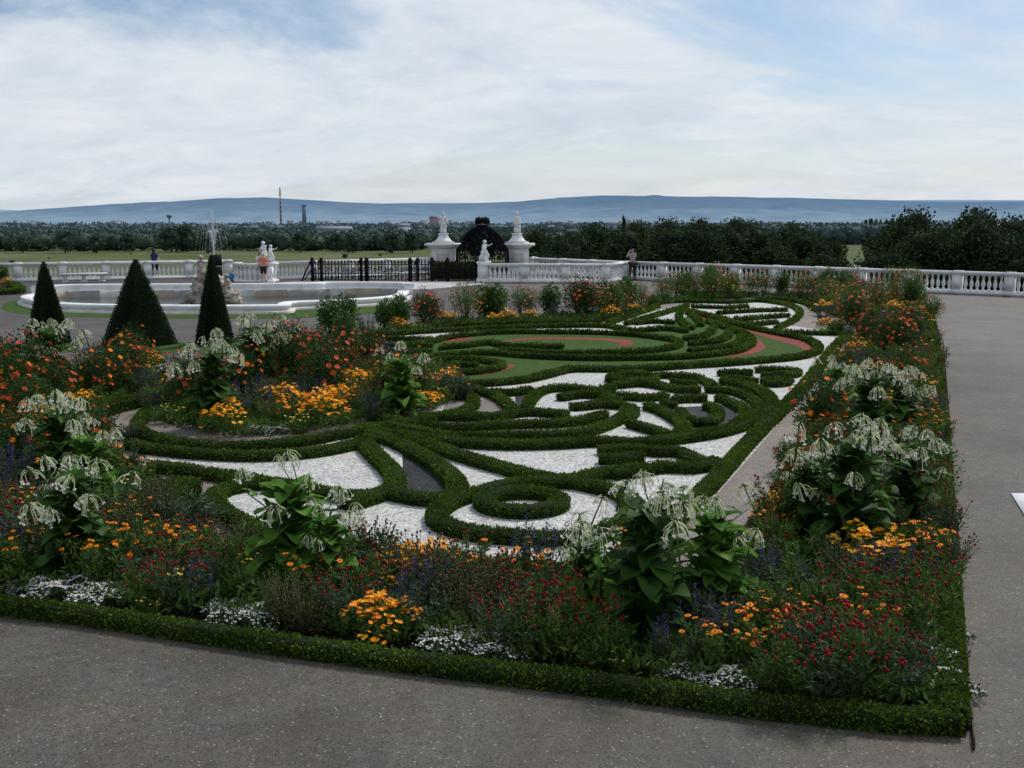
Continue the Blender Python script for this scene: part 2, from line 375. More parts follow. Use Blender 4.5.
# ------------------------------------------------------------------ the ground and the land beyond
R0, R1 = at(628, 279.5), at(1036, 297.0)          # right balustrade base line
L0, L1 = at(-46, 283.0), at(229, 277.5)           # left balustrade base line
rd = (R1 - R0).normalized(); ld = (L0 - L1).normalized()
RX = R0 + rd * 55; LX = L1 + ld * 70
off = Vector((0, 1.2, 0))
PLAIN = -20.0
terr = [LX + Vector((0, 1.2, 0)), L1 + off, (-13.5, 71, 0), (3.5, 71, 0), R0 + Vector((.6, 1.3, 0)), RX + Vector((.9, .9, 0)), Vector((RX.x, -30, 0)), Vector((LX.x, -30, 0))]
mb = MB(); mb.prism([(p[0], p[1]) for p in terr][::-1], PLAIN - 1, 0, 'gravel'); struct(mb.build('ground'))
mb = MB(); xs = np.linspace(-14000, 14000, 60); ys = np.concatenate([np.linspace(-600, 3000, 30), np.linspace(3400, 16000, 20)])
V = [(x, y, PLAIN) for y in ys for x in xs]; nx = len(xs)
mb.add(V, [(j * nx + i, j * nx + i + 1, (j + 1) * nx + i + 1, (j + 1) * nx + i) for j in range(len(ys) - 1) for i in range(nx - 1)], 'meadow')
struct(mb.build('terrain'))
# hills: skyline read from the photograph, at 9 and 12 km
def hills(name, sky_pts, Y, depth, mat, amp):
    mb = MB(); xs = np.linspace(-200, 1224, 220); V = []
    px = [p[0] for p in sky_pts]; py = [p[1] for p in sky_pts]
    rows = 14
    for j in range(rows):
        t = j / (rows - 1)
        for x in xs:
            top = up(x, np.interp(x, px, py), Y + depth * .55)
            X = top.x * (Y + depth * t) / (Y + depth * .55)
            prof = math.sin(min(1, t / .55) * PI / 2) if t < .55 else math.cos((t - .55) / .45 * PI / 2)
            z = PLAIN + (top.z - PLAIN) * prof
            z += amp * noise.fractal(Vector((X / 900, (Y + depth * t) / 900, 3)), 1, 2, 5) * prof * (1 - .8 * (abs(t - .55) < .1))
            V.append((X, Y + depth * t, z))
    n_ = len(xs)
    mb.add(V, [(j * n_ + i, j * n_ + i + 1, (j + 1) * n_ + i + 1, (j + 1) * n_ + i) for j in range(rows - 1) for i in range(n_ - 1)], mat)
    return struct(mb.build(name, smooth=True))
hills('hills', [(-200, 214), (0, 213), (60, 208), (110, 204), (170, 202), (215, 198), (260, 197.5), (300, 200), (380, 203), (450, 204), (520, 202), (560, 198.5), (600, 196), (700, 196), (760, 198), (800, 198), (880, 201), (940, 202), (1024, 201.5), (1224, 203)], 7200, 3600, 'hills_near_hazed', 60)
hills('hills.001', [(-200, 208), (0, 209.5), (30, 211), (420, 203), (520, 203), (700, 200), (800, 199), (900, 200), (1224, 200)], 11500, 3000, 'hills_far_hazed', 20)
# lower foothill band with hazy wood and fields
hills('hills.002', [(-200, 222), (0, 220), (100, 216), (230, 211), (330, 214), (480, 218), (560, 212), (700, 208), (800, 211), (900, 215), (1024, 213), (1224, 212)], 5600, 1600, 'hills_near_hazed', 40)

# terrace sheets ---------------------------------------------------
def sheet(name, poly, z, mat, step=None, closed_spline=True):
    pts = spline([(p[0], p[1]) for p in poly], step, True) if step else [(p[0], p[1]) for p in poly]
    bm = bmesh.new(); vs = [bm.verts.new((p[0], p[1], z)) for p in pts]
    f = bm.faces.new(vs); f.normal_update()
    if f.normal.z < 0: f.normal_flip()
    bmesh.ops.triangulate(bm, faces=[f]); me = bpy.data.meshes.new(name); bm.to_mesh(me); bm.free(); me.materials.append(M[mat])
    o = bpy.data.objects.new(name, me); COL.objects.link(o); return struct(o)
bed_outer = G((-220, 590), (-60, 592), (0, 604), (100, 616), (200, 631), (300, 645), (400, 659), (500, 673), (600, 688), (700, 702), (800, 716), (900, 730), (966, 738),
              (962, 640), (957, 560), (951, 470), (946, 400), (941, 340), (934, 312), (920, 302), (885, 298), (800, 293), (700, 296), (650, 303), (600, 318), (520, 322), (440, 326), (330, 340), (260, 352), (170, 366), (60, 380), (-60, 392), (-220, 410))
sheet('bed_soil', bed_outer, .004, 'soil')
path_poly = G((560, 585), (400, 572), (250, 560), (185, 520), (165, 480), (110, 450), (95, 415), (140, 392), (250, 372), (360, 345), (440, 331), (560, 324), (610, 322), (655, 304), (760, 297), (815, 303), (850, 318), (858, 335), (838, 372), (815, 410), (792, 450), (770, 490), (745, 525), (700, 570))
sheet('path', path_poly, .008, 'path_gravel')
white_poly = G((232, 512), (214, 492), (240, 474), (150, 462), (140, 448), (300, 452), (345, 438), (420, 440), (445, 384), (350, 366), (345, 345), (400, 334), (480, 328), (600, 326), (680, 305), (760, 300), (800, 305), (800, 312), (785, 325), (838, 333), (846, 338), (820, 372), (790, 410), (755, 452), (720, 492), (690, 520), (640, 560), (520, 566), (400, 552), (300, 540))
sheet('white_gravel', white_poly, .012, 'white_stone')
sheet('path.001', G((470, 396), (500, 396), (512, 410), (500, 416), (440, 420), (445, 405)), .016, 'path_gravel')
sheet('path.002', G((170, 478), (218, 486), (232, 515), (258, 560), (206, 566), (182, 520)), .0105, 'path_gravel')
sheet('slate_bed', G((402, 452), (425, 460), (446, 476), (450, 495), (425, 502), (396, 500), (404, 482)), .016, 'slate_chips')
sheet('slate_bed.001', G((515, 396), (530, 396), (528, 408), (516, 410)), .016, 'slate_chips')
sheet('slate_bed.002', G((682, 408), (735, 405), (738, 425), (700, 436), (676, 430)), .016, 'slate_chips')
# big oval lawn with red gravel crescents
lawn_poly = G((430, 384), (480, 386), (530, 384), (560, 374), (590, 371), (650, 371), (720, 367), (780, 363), (812, 357), (818, 350), (800, 340), (760, 331), (720, 322), (695, 315), (640, 330), (520, 331), (440, 339), (400, 352), (400, 372))
sheet('lawn', lawn_poly, .016, 'lawn', .4)
sheet('red_gravel', G((690, 315), (715, 320), (745, 328), (790, 337), (812, 345), (813, 352), (804, 355), (800, 348), (770, 339), (735, 329), (705, 322)), .020, 'red_stone', .4)
sheet('red_gravel.001', G((755, 338), (764, 345), (764, 350), (750, 355), (725, 358), (740, 351), (752, 346)), .020, 'red_stone', .4)
sheet('red_gravel.002', G((500, 367), (513, 365), (512, 369), (490, 375), (478, 376), (490, 371)), .020, 'red_stone', .4)
sheet('red_gravel.003', G((502, 343), (520, 339), (565, 338), (605, 339), (630, 341), (634, 344.5), (630, 346.5), (618, 346.5), (620, 344), (600, 341), (560, 340), (520, 341)), .020, 'red_stone', .4)
sheet('red_gravel.004', G((432, 342), (460, 338.5), (475, 338.3), (470, 340), (445, 343)), .020, 'red_stone', .4)
sheet('red_gravel.005', G((650, 337), (675, 341), (686, 346), (680, 348), (668, 343)), .020, 'red_stone', .4)
# pale paving in front of the railing, lawn around basin
sheet('paving', G((196, 287), (300, 281.5), (484, 281.5), (484, 284.5), (430, 289), (330, 291.5), (200, 291.5)), .006, 'paving')
sheet('lawn.001', G((2, 308), (10, 301), (40, 299), (120, 297), (330, 297), (400, 303), (408, 309), (380, 313.5), (300, 318), (180, 318.5), (60, 316.5), (15, 313)), .006, 'lawn', .8)
sheet('lawn.002', G((100, 346), (110, 341), (140, 340), (180, 342), (196, 347), (170, 353), (120, 353)), .006, 'lawn', .5)
sheet('lawn.003', G((200, 349), (215, 343), (260, 341), (300, 344), (290, 350), (230, 354)), .006, 'lawn', .5)
sheet('lawn.004', G((15, 350), (30, 343), (60, 342), (80, 346), (70, 352), (30, 354)), .006, 'lawn', .5)
sheet('bed_soil.001', G((-80, 270), (10, 284), (22, 290), (10, 293), (-80, 296)), .006, 'soil')

# ------------------------------------------------------------------ clipped box hedges
def hedge_mesh(mb, path, wd, ht, closed=False, core='hedge_core', leaf='hedge_leaf', cover=1.25):
    P_ = np.asarray(path); n = len(P_)
    T = np.gradient(P_, axis=0) if not closed else (np.roll(P_, -1, 0) - np.roll(P_, 1, 0))
    T /= (np.linalg.norm(T, axis=1, keepdims=True) + 1e-9); Nn = np.c_[-T[:, 1], T[:, 0]]
    prof = np.array([(-.46, 0), (-.50, .35), (-.49, .82), (-.38, .98), (0, 1.02), (.38, .98), (.49, .82), (.50, .35), (.46, 0)]) * (wd, ht)
    k = len(prof); V = []
    for i in range(n):
        for (a, z) in prof:
            q = Vector((P_[i, 0] * 5 + a * 3, P_[i, 1] * 5, z * 5))
            d = .022 * noise.noise(q); dz = .02 * noise.noise(q * .5 + Vector((9, 0, 0)))
            V.append((P_[i, 0] + Nn[i, 0] * a * .93 + d, P_[i, 1] + Nn[i, 1] * a * .93 + d, z * .94 + (dz if z > .1 else 0)))
    F = []
    rn = n if closed else n - 1
    for i in range(rn):
        j = (i + 1) % n
        for q in range(k - 1): F.append((i * k + q, i * k + q + 1, j * k + q + 1, j * k + q))
    if not closed: F.append(tuple(range(k))); F.append(tuple((n - 1) * k + q for q in range(k))[::-1])
    mb.add(V, F, core)
    seg = np.linalg.norm(np.diff(P_, axis=0, append=P_[:1] if closed else P_[-1:]), axis=1)
    per = wd + 2 * ht
    dist = np.linalg.norm(P_, axis=1)
    Lf = np.clip(2.0 * dist / F_, .026, .07)
    cnt = cover * seg * per / (Lf * Lf * .42)
    cnt = np.floor(cnt + R.random(n)).astype(int)
    idx = np.repeat(np.arange(n), cnt); m_ = len(idx)
    nxt = (idx + 1) % n if closed else np.minimum(idx + 1, n - 1)
    f = R.random(m_)[:, None]
    base = P_[idx] * (1 - f) + P_[nxt] * f; nn = Nn[idx]
    s_ = R.random(m_) * per
    left = s_ < ht; right = s_ > ht + wd; top = ~(left | right)
    a = np.where(left, -wd / 2, np.where(right, wd / 2, s_ - ht - wd / 2)); z = np.where(left, s_, np.where(right, per - s_, ht))
    z = np.maximum(z, .01)
    wob = R.normal(0, .010, (m_, 3)) - .012
    # rounded shoulders
    sh = (np.abs(a) / (wd / 2)) ** 4 * (z / ht) ** 6 * .03; z2 = z - sh
    dens = np.array([noise.noise(Vector((x * 2.2, y * 2.2, 1))) for x, y in P_])[idx] * .022
    Ps = np.c_[base + nn * (a * (1 + wob[:, 0] * 2))[:, None], z2 + wob[:, 2] + np.where(top, dens, 0)]
    on = np.where(top[:, None], [[0, 0, 1.0]], np.c_[nn * np.sign(a)[:, None], np.full(m_, .35)])
    A = on * .6 + R.normal(0, .6, (m_, 3)); A[:, 2] += .15
    L_ = Lf[idx] * R.uniform(.7, 1.35, m_)
    mb.leaves(Ps, A, L_, L_ * R.uniform(.5, .75, m_), leaf)
    if not closed:      # end caps
        for e_, sg in ((0, -1), (n - 1, 1)):
            c_ = int(cover * wd * ht / (Lf[e_] ** 2 * .42)); 
            q = np.c_[P_[e_] + np.outer(R.uniform(-.5, .5, c_) * wd, Nn[e_]), R.uniform(.01, ht, c_)]
            A = np.tile([T[e_, 0] * sg, T[e_, 1] * sg, .3], (c_, 1)) + R.normal(0, .5, (c_, 3))
            mb.leaves(q, A, Lf[e_], Lf[e_] * .6, leaf)
HH = .145
HG = 'clipped box hedges of the parterre'
def hedge(label, px, wd=.30, ht=HH, closed=False, grp=HG, cover=1.25):
    if ht == HH: wd *= .72 if at(*px[0]).y < 17 else .62
    w_ = [at(x, y, ht) for x, y in px]
    path = spline(w_, .14, closed)
    mb = MB(); hedge_mesh(mb, path, wd, ht, closed, cover=cover)
    c = path.mean(0)
    V0 = [v - np.array([c[0], c[1], 0]) for v in mb.V]; mb.V = V0
    o = mb.build('box_hedge', loc=(c[0], c[1], 0)); tag(o, label, 'hedge', grp); return o

hedge('low clipped box hedge edging the flower bed beside the foreground gravel', [(-230, 582), (-60, 586), (0, 597), (100, 609), (200, 624), (300, 638), (400, 651), (500, 663), (600, 675), (700, 688), (800, 700), (900, 710), (958, 712)], .16, .135, cover=1.6)
hedge('long low box hedge edging the flower bed along the wide right gravel walk', [(953, 706), (951, 640), (948, 560), (944, 480), (940, 410), (936, 350), (929, 315), (918, 301)], .19, .15, cover=1.4)
hedge('box hedge curling round the front of the flower island with gold daisies', [(195, 399), (165, 404), (146, 410), (137, 421), (148, 431), (180, 438), (230, 442), (290, 438), (340, 430), (390, 421), (435, 413), (464, 407), (474, 398), (466, 390), (448, 385)])
hedge('outer box hedge following below the flower island beside the white gravel strip', [(130, 439), (150, 444), (200, 449), (260, 451), (315, 447), (352, 440), (378, 433)])
hedge('box hedge along the lower side of the white gravel strip at left', [(153, 461), (200, 467), (245, 474), (280, 480)])
hedge('box hedge with pointed corner by left gravel path behind a tobacco plant', [(372, 490), (340, 490), (300, 482), (262, 478), (232, 482), (214, 491), (224, 506), (250, 520), (290, 533)])
hedge('inner front box hedge mostly hidden behind the front flowers', [(250, 524), (320, 538), (400, 548), (470, 557), (540, 563), (600, 562), (640, 552), (668, 528)])
hedge('left side box hedge of the teardrop around the dark slate bed', [(362, 436), (374, 449), (388, 462), (396, 474), (391, 484), (378, 489), (362, 494), (345, 499)], .34)
hedge('right side box hedge of the teardrop around the dark slate bed', [(372, 429), (402, 440), (430, 455), (450, 470), (458, 484), (448, 493), (420, 493), (396, 488)], .34)
hedge('long curved box hedge between two white gravel fields above the small ring', [(380, 428), (410, 433), (437, 443), (472, 454), (508, 464), (540, 472), (575, 474), (602, 468), (640, 464)], .32)
hedge('large looping box hedge around the gravel that encloses the small ring', [(600, 482), (570, 477), (538, 477), (508, 480), (478, 487), (452, 495), (438, 505), (440, 516), (462, 524), (494, 529), (535, 531), (580, 531), (615, 522), (632, 506), (625, 490)], .32, closed=True)
a_ = [(522 + 38 * math.cos(t), 496 + 9.5 * math.sin(t)) for t in np.linspace(0, 2 * PI, 14)[:-1]]
hedge('small closed ring of box hedge on white gravel', a_, .32, closed=True)
hedge('longest box hedge sweeping from the knot to the big right hand spiral', [(360, 424), (400, 431), (440, 436), (480, 439), (518, 440), (557, 439), (596, 437), (640, 438), (678, 434), (717, 428), (745, 420), (765, 410), (771, 399), (764, 389), (744, 381), (722, 378)], .34)
hedge('second box hedge ribbon above the longest one, ending in a blunt knob', [(385, 421), (440, 431), (479, 432), (518, 431), (557, 430), (586, 427), (606, 421), (622, 413), (629, 403)], .30)
hedge('third box hedge ribbon of the middle fan', [(380, 414), (440, 423), (479, 422), (518, 420), (557, 419), (586, 416), (604, 410)], .30)
hedge('fourth and highest box hedge ribbon of the middle fan', [(420, 412), (469, 413), (498, 412), (528, 408), (557, 410), (567, 411)], .30)
hedge('box hedge arm on the left of the small dark V', [(448, 381), (475, 386), (495, 392), (506, 399), (514, 407)], .30)
hedge('box hedge arm on the right of the small dark V turning along the gravel', [(526, 406), (530, 397), (538, 389), (552, 385), (577, 385), (598, 387), (612, 384)], .30)
hedge('short box hedge bridging the top of the small dark V', [(492, 388), (512, 389), (530, 386)], .26)
hedge('upper bar of the double box hedge tongue in the gravel pocket', [(560, 394), (580, 391), (600, 392), (614, 396)], .30)
hedge('lower bar of the double box hedge tongue in the gravel pocket', [(571, 403), (588, 402), (606, 399), (622, 397)], .30)
hedge('long oval box hedge around the big lawn', [(425, 371), (436, 379), (479, 380), (518, 377), (541, 373), (557, 369), (575, 366), (630, 366), (680, 363), (730, 360), (780, 356), (803, 353), (817, 348), (817, 342), (805, 336), (780, 331), (755, 326), (730, 320), (705, 313), (690, 309)], .30)
hedge('inner box hedge wall curving round the right end of the oval comb', [(430, 354), (465, 351), (490, 350), (530, 353), (580, 355), (630, 355), (680, 354), (725, 350), (743, 346), (752, 339), (746, 332), (730, 326), (708, 319)], .28)
hedge('oval box hedge around the small inner lawn', [(500, 347), (540, 349.5), (580, 350), (630, 349), (665, 346), (679, 342), (676, 338), (655, 334.5), (625, 331.5), (590, 330), (550, 329.6), (515, 329.5), (480, 331), (450, 334.5), (430, 339), (405, 343)], .26)
hedge('straight finger of box hedge on the left of the small inner lawn', [(440, 345), (465, 343), (490, 340), (505, 343), (535, 343.5), (563, 344)], .26)
hedge('outer box hedge line behind the oval lawn by the narrow white strip', [(360, 333), (427, 329), (465, 327), (515, 325), (552, 323.6), (600, 323.5), (615, 325), (635, 328), (667, 326.5), (687, 329)], .24)
hedge('looped box hedge lobe at the left end of the large lawn', [(405, 360), (430, 357), (465, 356), (490, 358.5), (502, 362), (490, 366.5), (465, 369), (435, 370), (408, 372)], .28)
hedge('short bar of box hedge inside the left lobe of the large lawn', [(430, 363), (450, 362), (478, 362)], .28)
for q, (ys, lb) in enumerate([(338, 'farthest'), (344, 'second'), (350, 'third'), (357, 'nearest')]):
    hedge('%s of four box hedge rows behind the orange flowers at the left of the lawn' % lb, [(345, ys + 2), (375, ys - 1), (405, ys - 1.5), (432, ys - 1)], .26)
hedge('box hedge behind the narrow diagonal path at the far flower row', [(608, 321), (622, 316.5), (640, 310.5), (658, 304)], .24)
hedge('box hedge in front of the narrow diagonal path at the far flower row', [(626, 321.5), (655, 313.5), (682, 305.5)], .24)
hedge('short box hedge separating the two small white gravel triangles', [(635, 321), (655, 319.5), (674, 320.5)], .22)
hedge('leftmost rib of the box hedge comb beside the white triangles', [(687, 303), (681, 309), (679, 315), (683, 321), (692, 326)], .26)
hedge('second rib of the box hedge comb', [(688, 310), (697, 316), (701, 323)], .26)
hedge('third rib of the box hedge comb', [(714, 325), (709, 331), (698, 335), (684, 336)], .26)
hedge('fourth rib of the box hedge comb', [(729, 328), (727, 334), (714, 339), (690, 341)], .26)
hedge('fifth and outermost rib of the box hedge comb', [(741, 333), (739, 340), (724, 344.5), (690, 348)], .26)
hedge('box hedge border curving around the far right parterre bed', [(655, 299.5), (692, 299.5), (730, 300.5), (757, 299), (778, 301), (793, 304.5), (800, 310), (797, 315.5), (788, 321), (777, 326)], .24)
hedge('farthest row of box hedge inside the far right parterre bed', [(692, 304.5), (720, 305.5), (748, 304.5)], .26)
hedge('second row of box hedge inside the far right parterre bed', [(718, 311), (740, 309.5), (762, 308.5), (787, 308)], .26)
hedge('third row of box hedge inside the far right parterre bed', [(735, 317.5), (760, 315.5), (788, 313.5)], .26)
hedge('nearest row of box hedge inside the far right parterre bed', [(742, 322), (760, 321.5), (777, 320)], .26)
hedge('slanting box hedge at the left tip of the far right parterre bed', [(695, 311), (712, 314.5), (728, 318)], .26)
hedge('low box hedge behind the curved end of the gravel path at the far corner', [(757, 296.5), (785, 298), (806, 301.5), (817, 308)], .24)
hedge('straight box hedge crossing from the path to the long right hedge', [(777, 329.5), (805, 330.5), (838, 331)], .24)
hedge('long straight box hedge between white gravel and the gravel path on the right', [(848, 332), (836, 343), (821, 361), (805, 381), (785, 402), (765, 421), (745, 441), (727, 461), (705, 484), (680, 508), (655, 530)], .32)
hedge('box hedge band running under the crescent of white gravel at the right spiral', [(706, 386), (733, 388), (750, 394), (759, 403), (756, 412), (742, 420), (722, 427), (698, 431)], .26)
hedge('box hedge scroll inside the white crescent', [(719, 394), (737, 401), (746, 409), (741, 417), (727, 425), (700, 430)], .28)
hedge('box hedge arm left of the slate centre of the spiral', [(647, 402), (662, 407), (678, 416), (685, 424), (678, 430)], .32)
hedge('tight C shaped box hedge curl at the slate centre of the spiral', [(680, 407), (684, 413), (696, 418), (709, 418), (718, 412), (716, 405), (706, 402)], .28)
hedge('short straight box hedge above the C shaped curl', [(674, 396), (690, 395), (706, 395)], .30)
hedge('small box hedge knob between the curl and the left arm', [(664, 399), (674, 402)], .30)
hedge('box hedge bar below the oval island behind the spiral', [(608, 391), (629, 393), (649, 394), (666, 392)], .30)
hedge('wavy box hedge crossing behind the spiral', [(615, 382), (639, 380), (658, 382), (678, 386), (700, 387)], .30)
hedge('long narrow oval of box hedge just below the big lawn hedge', [(612, 373.5), (632, 371), (654, 373), (652, 376.5), (632, 378), (612, 377)], .24, closed=True)
hedge('box hedge arc beside the narrow oval rising to the right spiral', [(657, 372), (678, 372.5), (697, 375), (708, 379), (714, 383)], .26)
hedge('short box hedge under the arc beside the narrow oval', [(672, 378.5), (695, 381)], .26)
hedge('upper left bar of the four small bars near the right hedge', [(719, 370), (738, 369.5), (752, 370)], .26)
hedge('lower left bar of the four small bars near the right hedge', [(722, 375.5), (741, 376), (756, 378)], .26)
hedge('upper right bar of the four small bars near the right hedge', [(757, 367), (776, 366.5), (798, 368.5), (789, 372), (762, 372)], .24)
hedge('lower right bar of the four small bars near the right hedge', [(763, 378), (776, 376.5), (790, 378), (778, 380.5), (764, 380)], .24)
hedge('left lobe of box hedge leading into the spiral from the fan', [(606, 401), (622, 402), (634, 406), (628, 413), (614, 416)], .28)
hedge('stub of box hedge dividing two small gravel gaps left of the spiral', [(630, 419), (643, 423), (658, 427), (670, 431)], .28)
hedge('upper edge of the leaf shaped box hedge under the spiral', [(600, 446), (620, 445), (640, 445), (659, 447), (680, 447), (690, 452), (703, 457), (715, 457)], .28)
hedge('inner vein of the leaf shaped box hedge under the spiral', [(600, 454), (620, 454), (641, 452)], .28)
hedge('lower edge of the leaf shaped box hedge under the spiral', [(612, 469), (639, 466), (662, 462), (690, 463), (709, 460), (718, 457)], .28)
hedge('dark low box hedge at the foot of the far flower row', [(455, 323), (480, 322), (510, 321), (560, 320), (600, 319)], .26)
hedge('low box hedge round the edge of the far left flower bed by the balustrade', [(-60, 290.5), (5, 289), (20, 287), (12, 282)], .4, .25)
hedge('box hedge behind the left gravel path under the violet flowers', [(60, 420), (95, 405), (125, 396), (165, 388), (230, 378)], .26, .25)
hedge('small square block of box hedge beside the left gravel path', [(158, 492), (172, 484), (186, 477)], .4, .26)
hedge('short box hedge on the left edge of the side path by marguerites', [(-60, 545), (40, 520), (110, 500), (150, 494)], .26, .25)

# rusty edging strip along the right hedge
mb = MB(); p = spline([at(974, 750), at(965, 640), at(959, 555), at(953, 470), at(948, 400), at(943, 340)], .3)
for i in range(len(p) - 1):
    a, b_ = p[i], p[i + 1]; q = (a + b_) / 2; d = b_ - a
    mb.box((q[0], q[1], .03), (.012, np.linalg.norm(d) + .002, .06), 'rust', math.atan2(d[1], d[0]) - PI / 2)
tag(mb.build('edging_strip'), 'thin rusty metal edging strip beside the right hand hedge', 'edging')

# ------------------------------------------------------------------ flowering plants: one prototype mesh per kind and variant
def rnd(a, b_): return random.uniform(a, b_)
def blade(mb, base, yaw, pitch0, L, W, droop, mat, seg=6, twist=0):
    """broad ovate leaf that arches over"""
    ca, sa = math.cos(yaw), math.sin(yaw); V = []; F = []; r_ = 0; z = 0; ang = pitch0
    side = Vector((-sa, ca, 0))
    for i in range(seg + 1):
        t = i / seg
        wv = W * .5 * (math.sin(PI * min(1, t * .96 + .04) ** .75)) ** .8 if i < seg else 0.002
        p_ = Vector(base) + Vector((ca * r_, sa * r_, z))
        rip = .10 * W * math.sin(t * 9 + yaw * 3)
        lift = Vector((-math.sin(ang) * ca, -math.sin(ang) * sa, math.cos(ang)))
        V += [p_ + side * wv + lift * (wv * .35 + rip), p_, p_ - side * wv + lift * (wv * .35 - rip)]
        r_ += math.cos(ang) * L / seg; z += math.sin(ang) * L / seg; ang -= droop / seg
    for i in range(seg):
        a = i * 3
        F += [(a, a + 1, a + 4, a + 3), (a + 1, a + 2, a + 5, a + 4)]
    mb.add([tuple(v) for v in V], F, mat)
def star(mb, c, d, r_, mat, n=5, eye=None, cup=.2):
    """flat flower of n petals facing d"""
    d = Vector(d).normalized(); a = d.orthogonal().normalized(); b_ = d.cross(a); c = Vector(c)
    ph = rnd(0, 6); V = []; F = []
    for k in range(n):
        t = ph + 2 * PI * k / n; w_ = PI / n * .95
        u = a * math.cos(t) + b_ * math.sin(t); l = a * math.cos(t - w_) + b_ * math.sin(t - w_); q = a * math.cos(t + w_) + b_ * math.sin(t + w_)
        i = len(V); V += [c, c + l * r_ * .72 + d * r_ * cup, c + u * r_ + d * r_ * cup * rnd(.6, 1.6), c + q * r_ * .72 + d * r_ * cup]; F.append((i, i + 1, i + 2, i + 3))
    mb.add([tuple(v) for v in V], F, mat)
    if eye: mb.ball(tuple(c + d * r_ * .12), r_ * .27, eye, 5, 3)
def flower_head(seed, nt_=12):
    """drooping umbel of white trumpets on a short stalk; origin where it joins the plant"""
    random.seed(seed); mb = MB(); ms = MB()
    top = .10
    ms.tube([(0, 0, -.14), (.01, 0, -.05), (0, 0, top)], [.006, .005, .004], 'stalk', 4)
    for k in range(nt_ + random.randint(-3, 3)):
        a = rnd(0, 2 * PI); el = rnd(-.1, 1.0); L = rnd(.10, .135); zz = top - rnd(0, .05); sp = rnd(.25, .9)
        d = Vector((math.cos(a) * math.cos(el), math.sin(a) * math.cos(el), math.sin(el) * .7)); o_ = Vector((math.cos(a), math.sin(a), 0))
        p0 = Vector((0, 0, zz)); p1 = p0 + d * L * .22; p2 = p1 + (o_ * sp + Vector((0, 0, -.45))).normalized() * L * .42; p3 = p2 + (o_ * sp * .55 + Vector((0, 0, -1))).normalized() * L * .52
        ms.tube([p0, p0 + (p1 - p0) * .7], .0022, 'stalk', 3)
        mb.tube([p0 + (p1 - p0) * .6, p1, p2, p3], [.0018, .0023, .0025, .0037], 'petal_cream', 4)
        star(mb, p3, Vector((d.x * .6, d.y * .6, -.6)), .0155, 'petal_white', 5, None, .1)
        if rnd(0, 1) < .4: ms.leaves([tuple(p0)], [tuple(d + Vector((0, 0, -.4)))], .05, .014, 'bright_leaf')
    return mb.mesh('flower_head'), ms.mesh('head_stalk')
HEADS = [flower_head(100 + i, 10 + 3 * (i % 4)) for i in range(8)]
def tobacco_proto(seed, heads, leafm='broad_leaf', H=1.25, lscale=1.0):
    random.seed(seed); mb = MB(); st = MB()
    nst = 3; spots = []
    st.tube([(0, 0, 0), (.01, 0, H * .4), (0, .01, H * .72)], [.022, .017, .010], 'stalk', 6)
    gold = 2.39996
    n_ = 84
    for i in range(n_):
        t = i / n_; z = .05 + t * H * .72; L = (.44 - .17 * t) * rnd(.6, 1.15) * lscale; W = L * rnd(.46, .62)
        blade(mb, (0, 0, z), i * gold + rnd(-.3, .3), rnd(.1, .9) + t * .3, L, W, rnd(.5, 1.9), leafm, 6)
    for k in range(heads):
        a = k * gold * 1.0 + rnd(-.3, .3); rr = rnd(.14, .55) * (1 if k else .2); hz_ = H * rnd(.70, 1.03) - (rr * .35)
        p = Vector((math.cos(a) * rr, math.sin(a) * rr, hz_)); z0 = H * rnd(.42, .66)
        st.tube([(0, 0, z0), (p.x * .5, p.y * .5, z0 + (hz_ - z0) * .45), tuple(p - Vector((0, 0, .12)))], [.009, .007, .005], 'stalk', 4)
        for q in range(3):
            t = rnd(.2, .9); blade(mb, (p.x * t, p.y * t, z0 + (hz_ - z0) * t * .9), rnd(0, 6.3), rnd(.3, .9), rnd(.10, .2) * lscale, rnd(.03, .06) * lscale, 1.2, leafm, 4)
        spots.append((p, rnd(0, 6), rnd(.85, 1.2)))
    return mb.mesh('foliage'), st.mesh('stem'), spots
TOB = [tobacco_proto(10 + i, h, 'broad_leaf' if i % 2 == 0 else 'broad_leaf_dark', H_, ls) for i, (h, H_, ls) in enumerate([(8, 1.25, 1.2), (12, 1.3, 1.15), (6, 1.2, 1.2), (13, 1.28, 1.15)])]

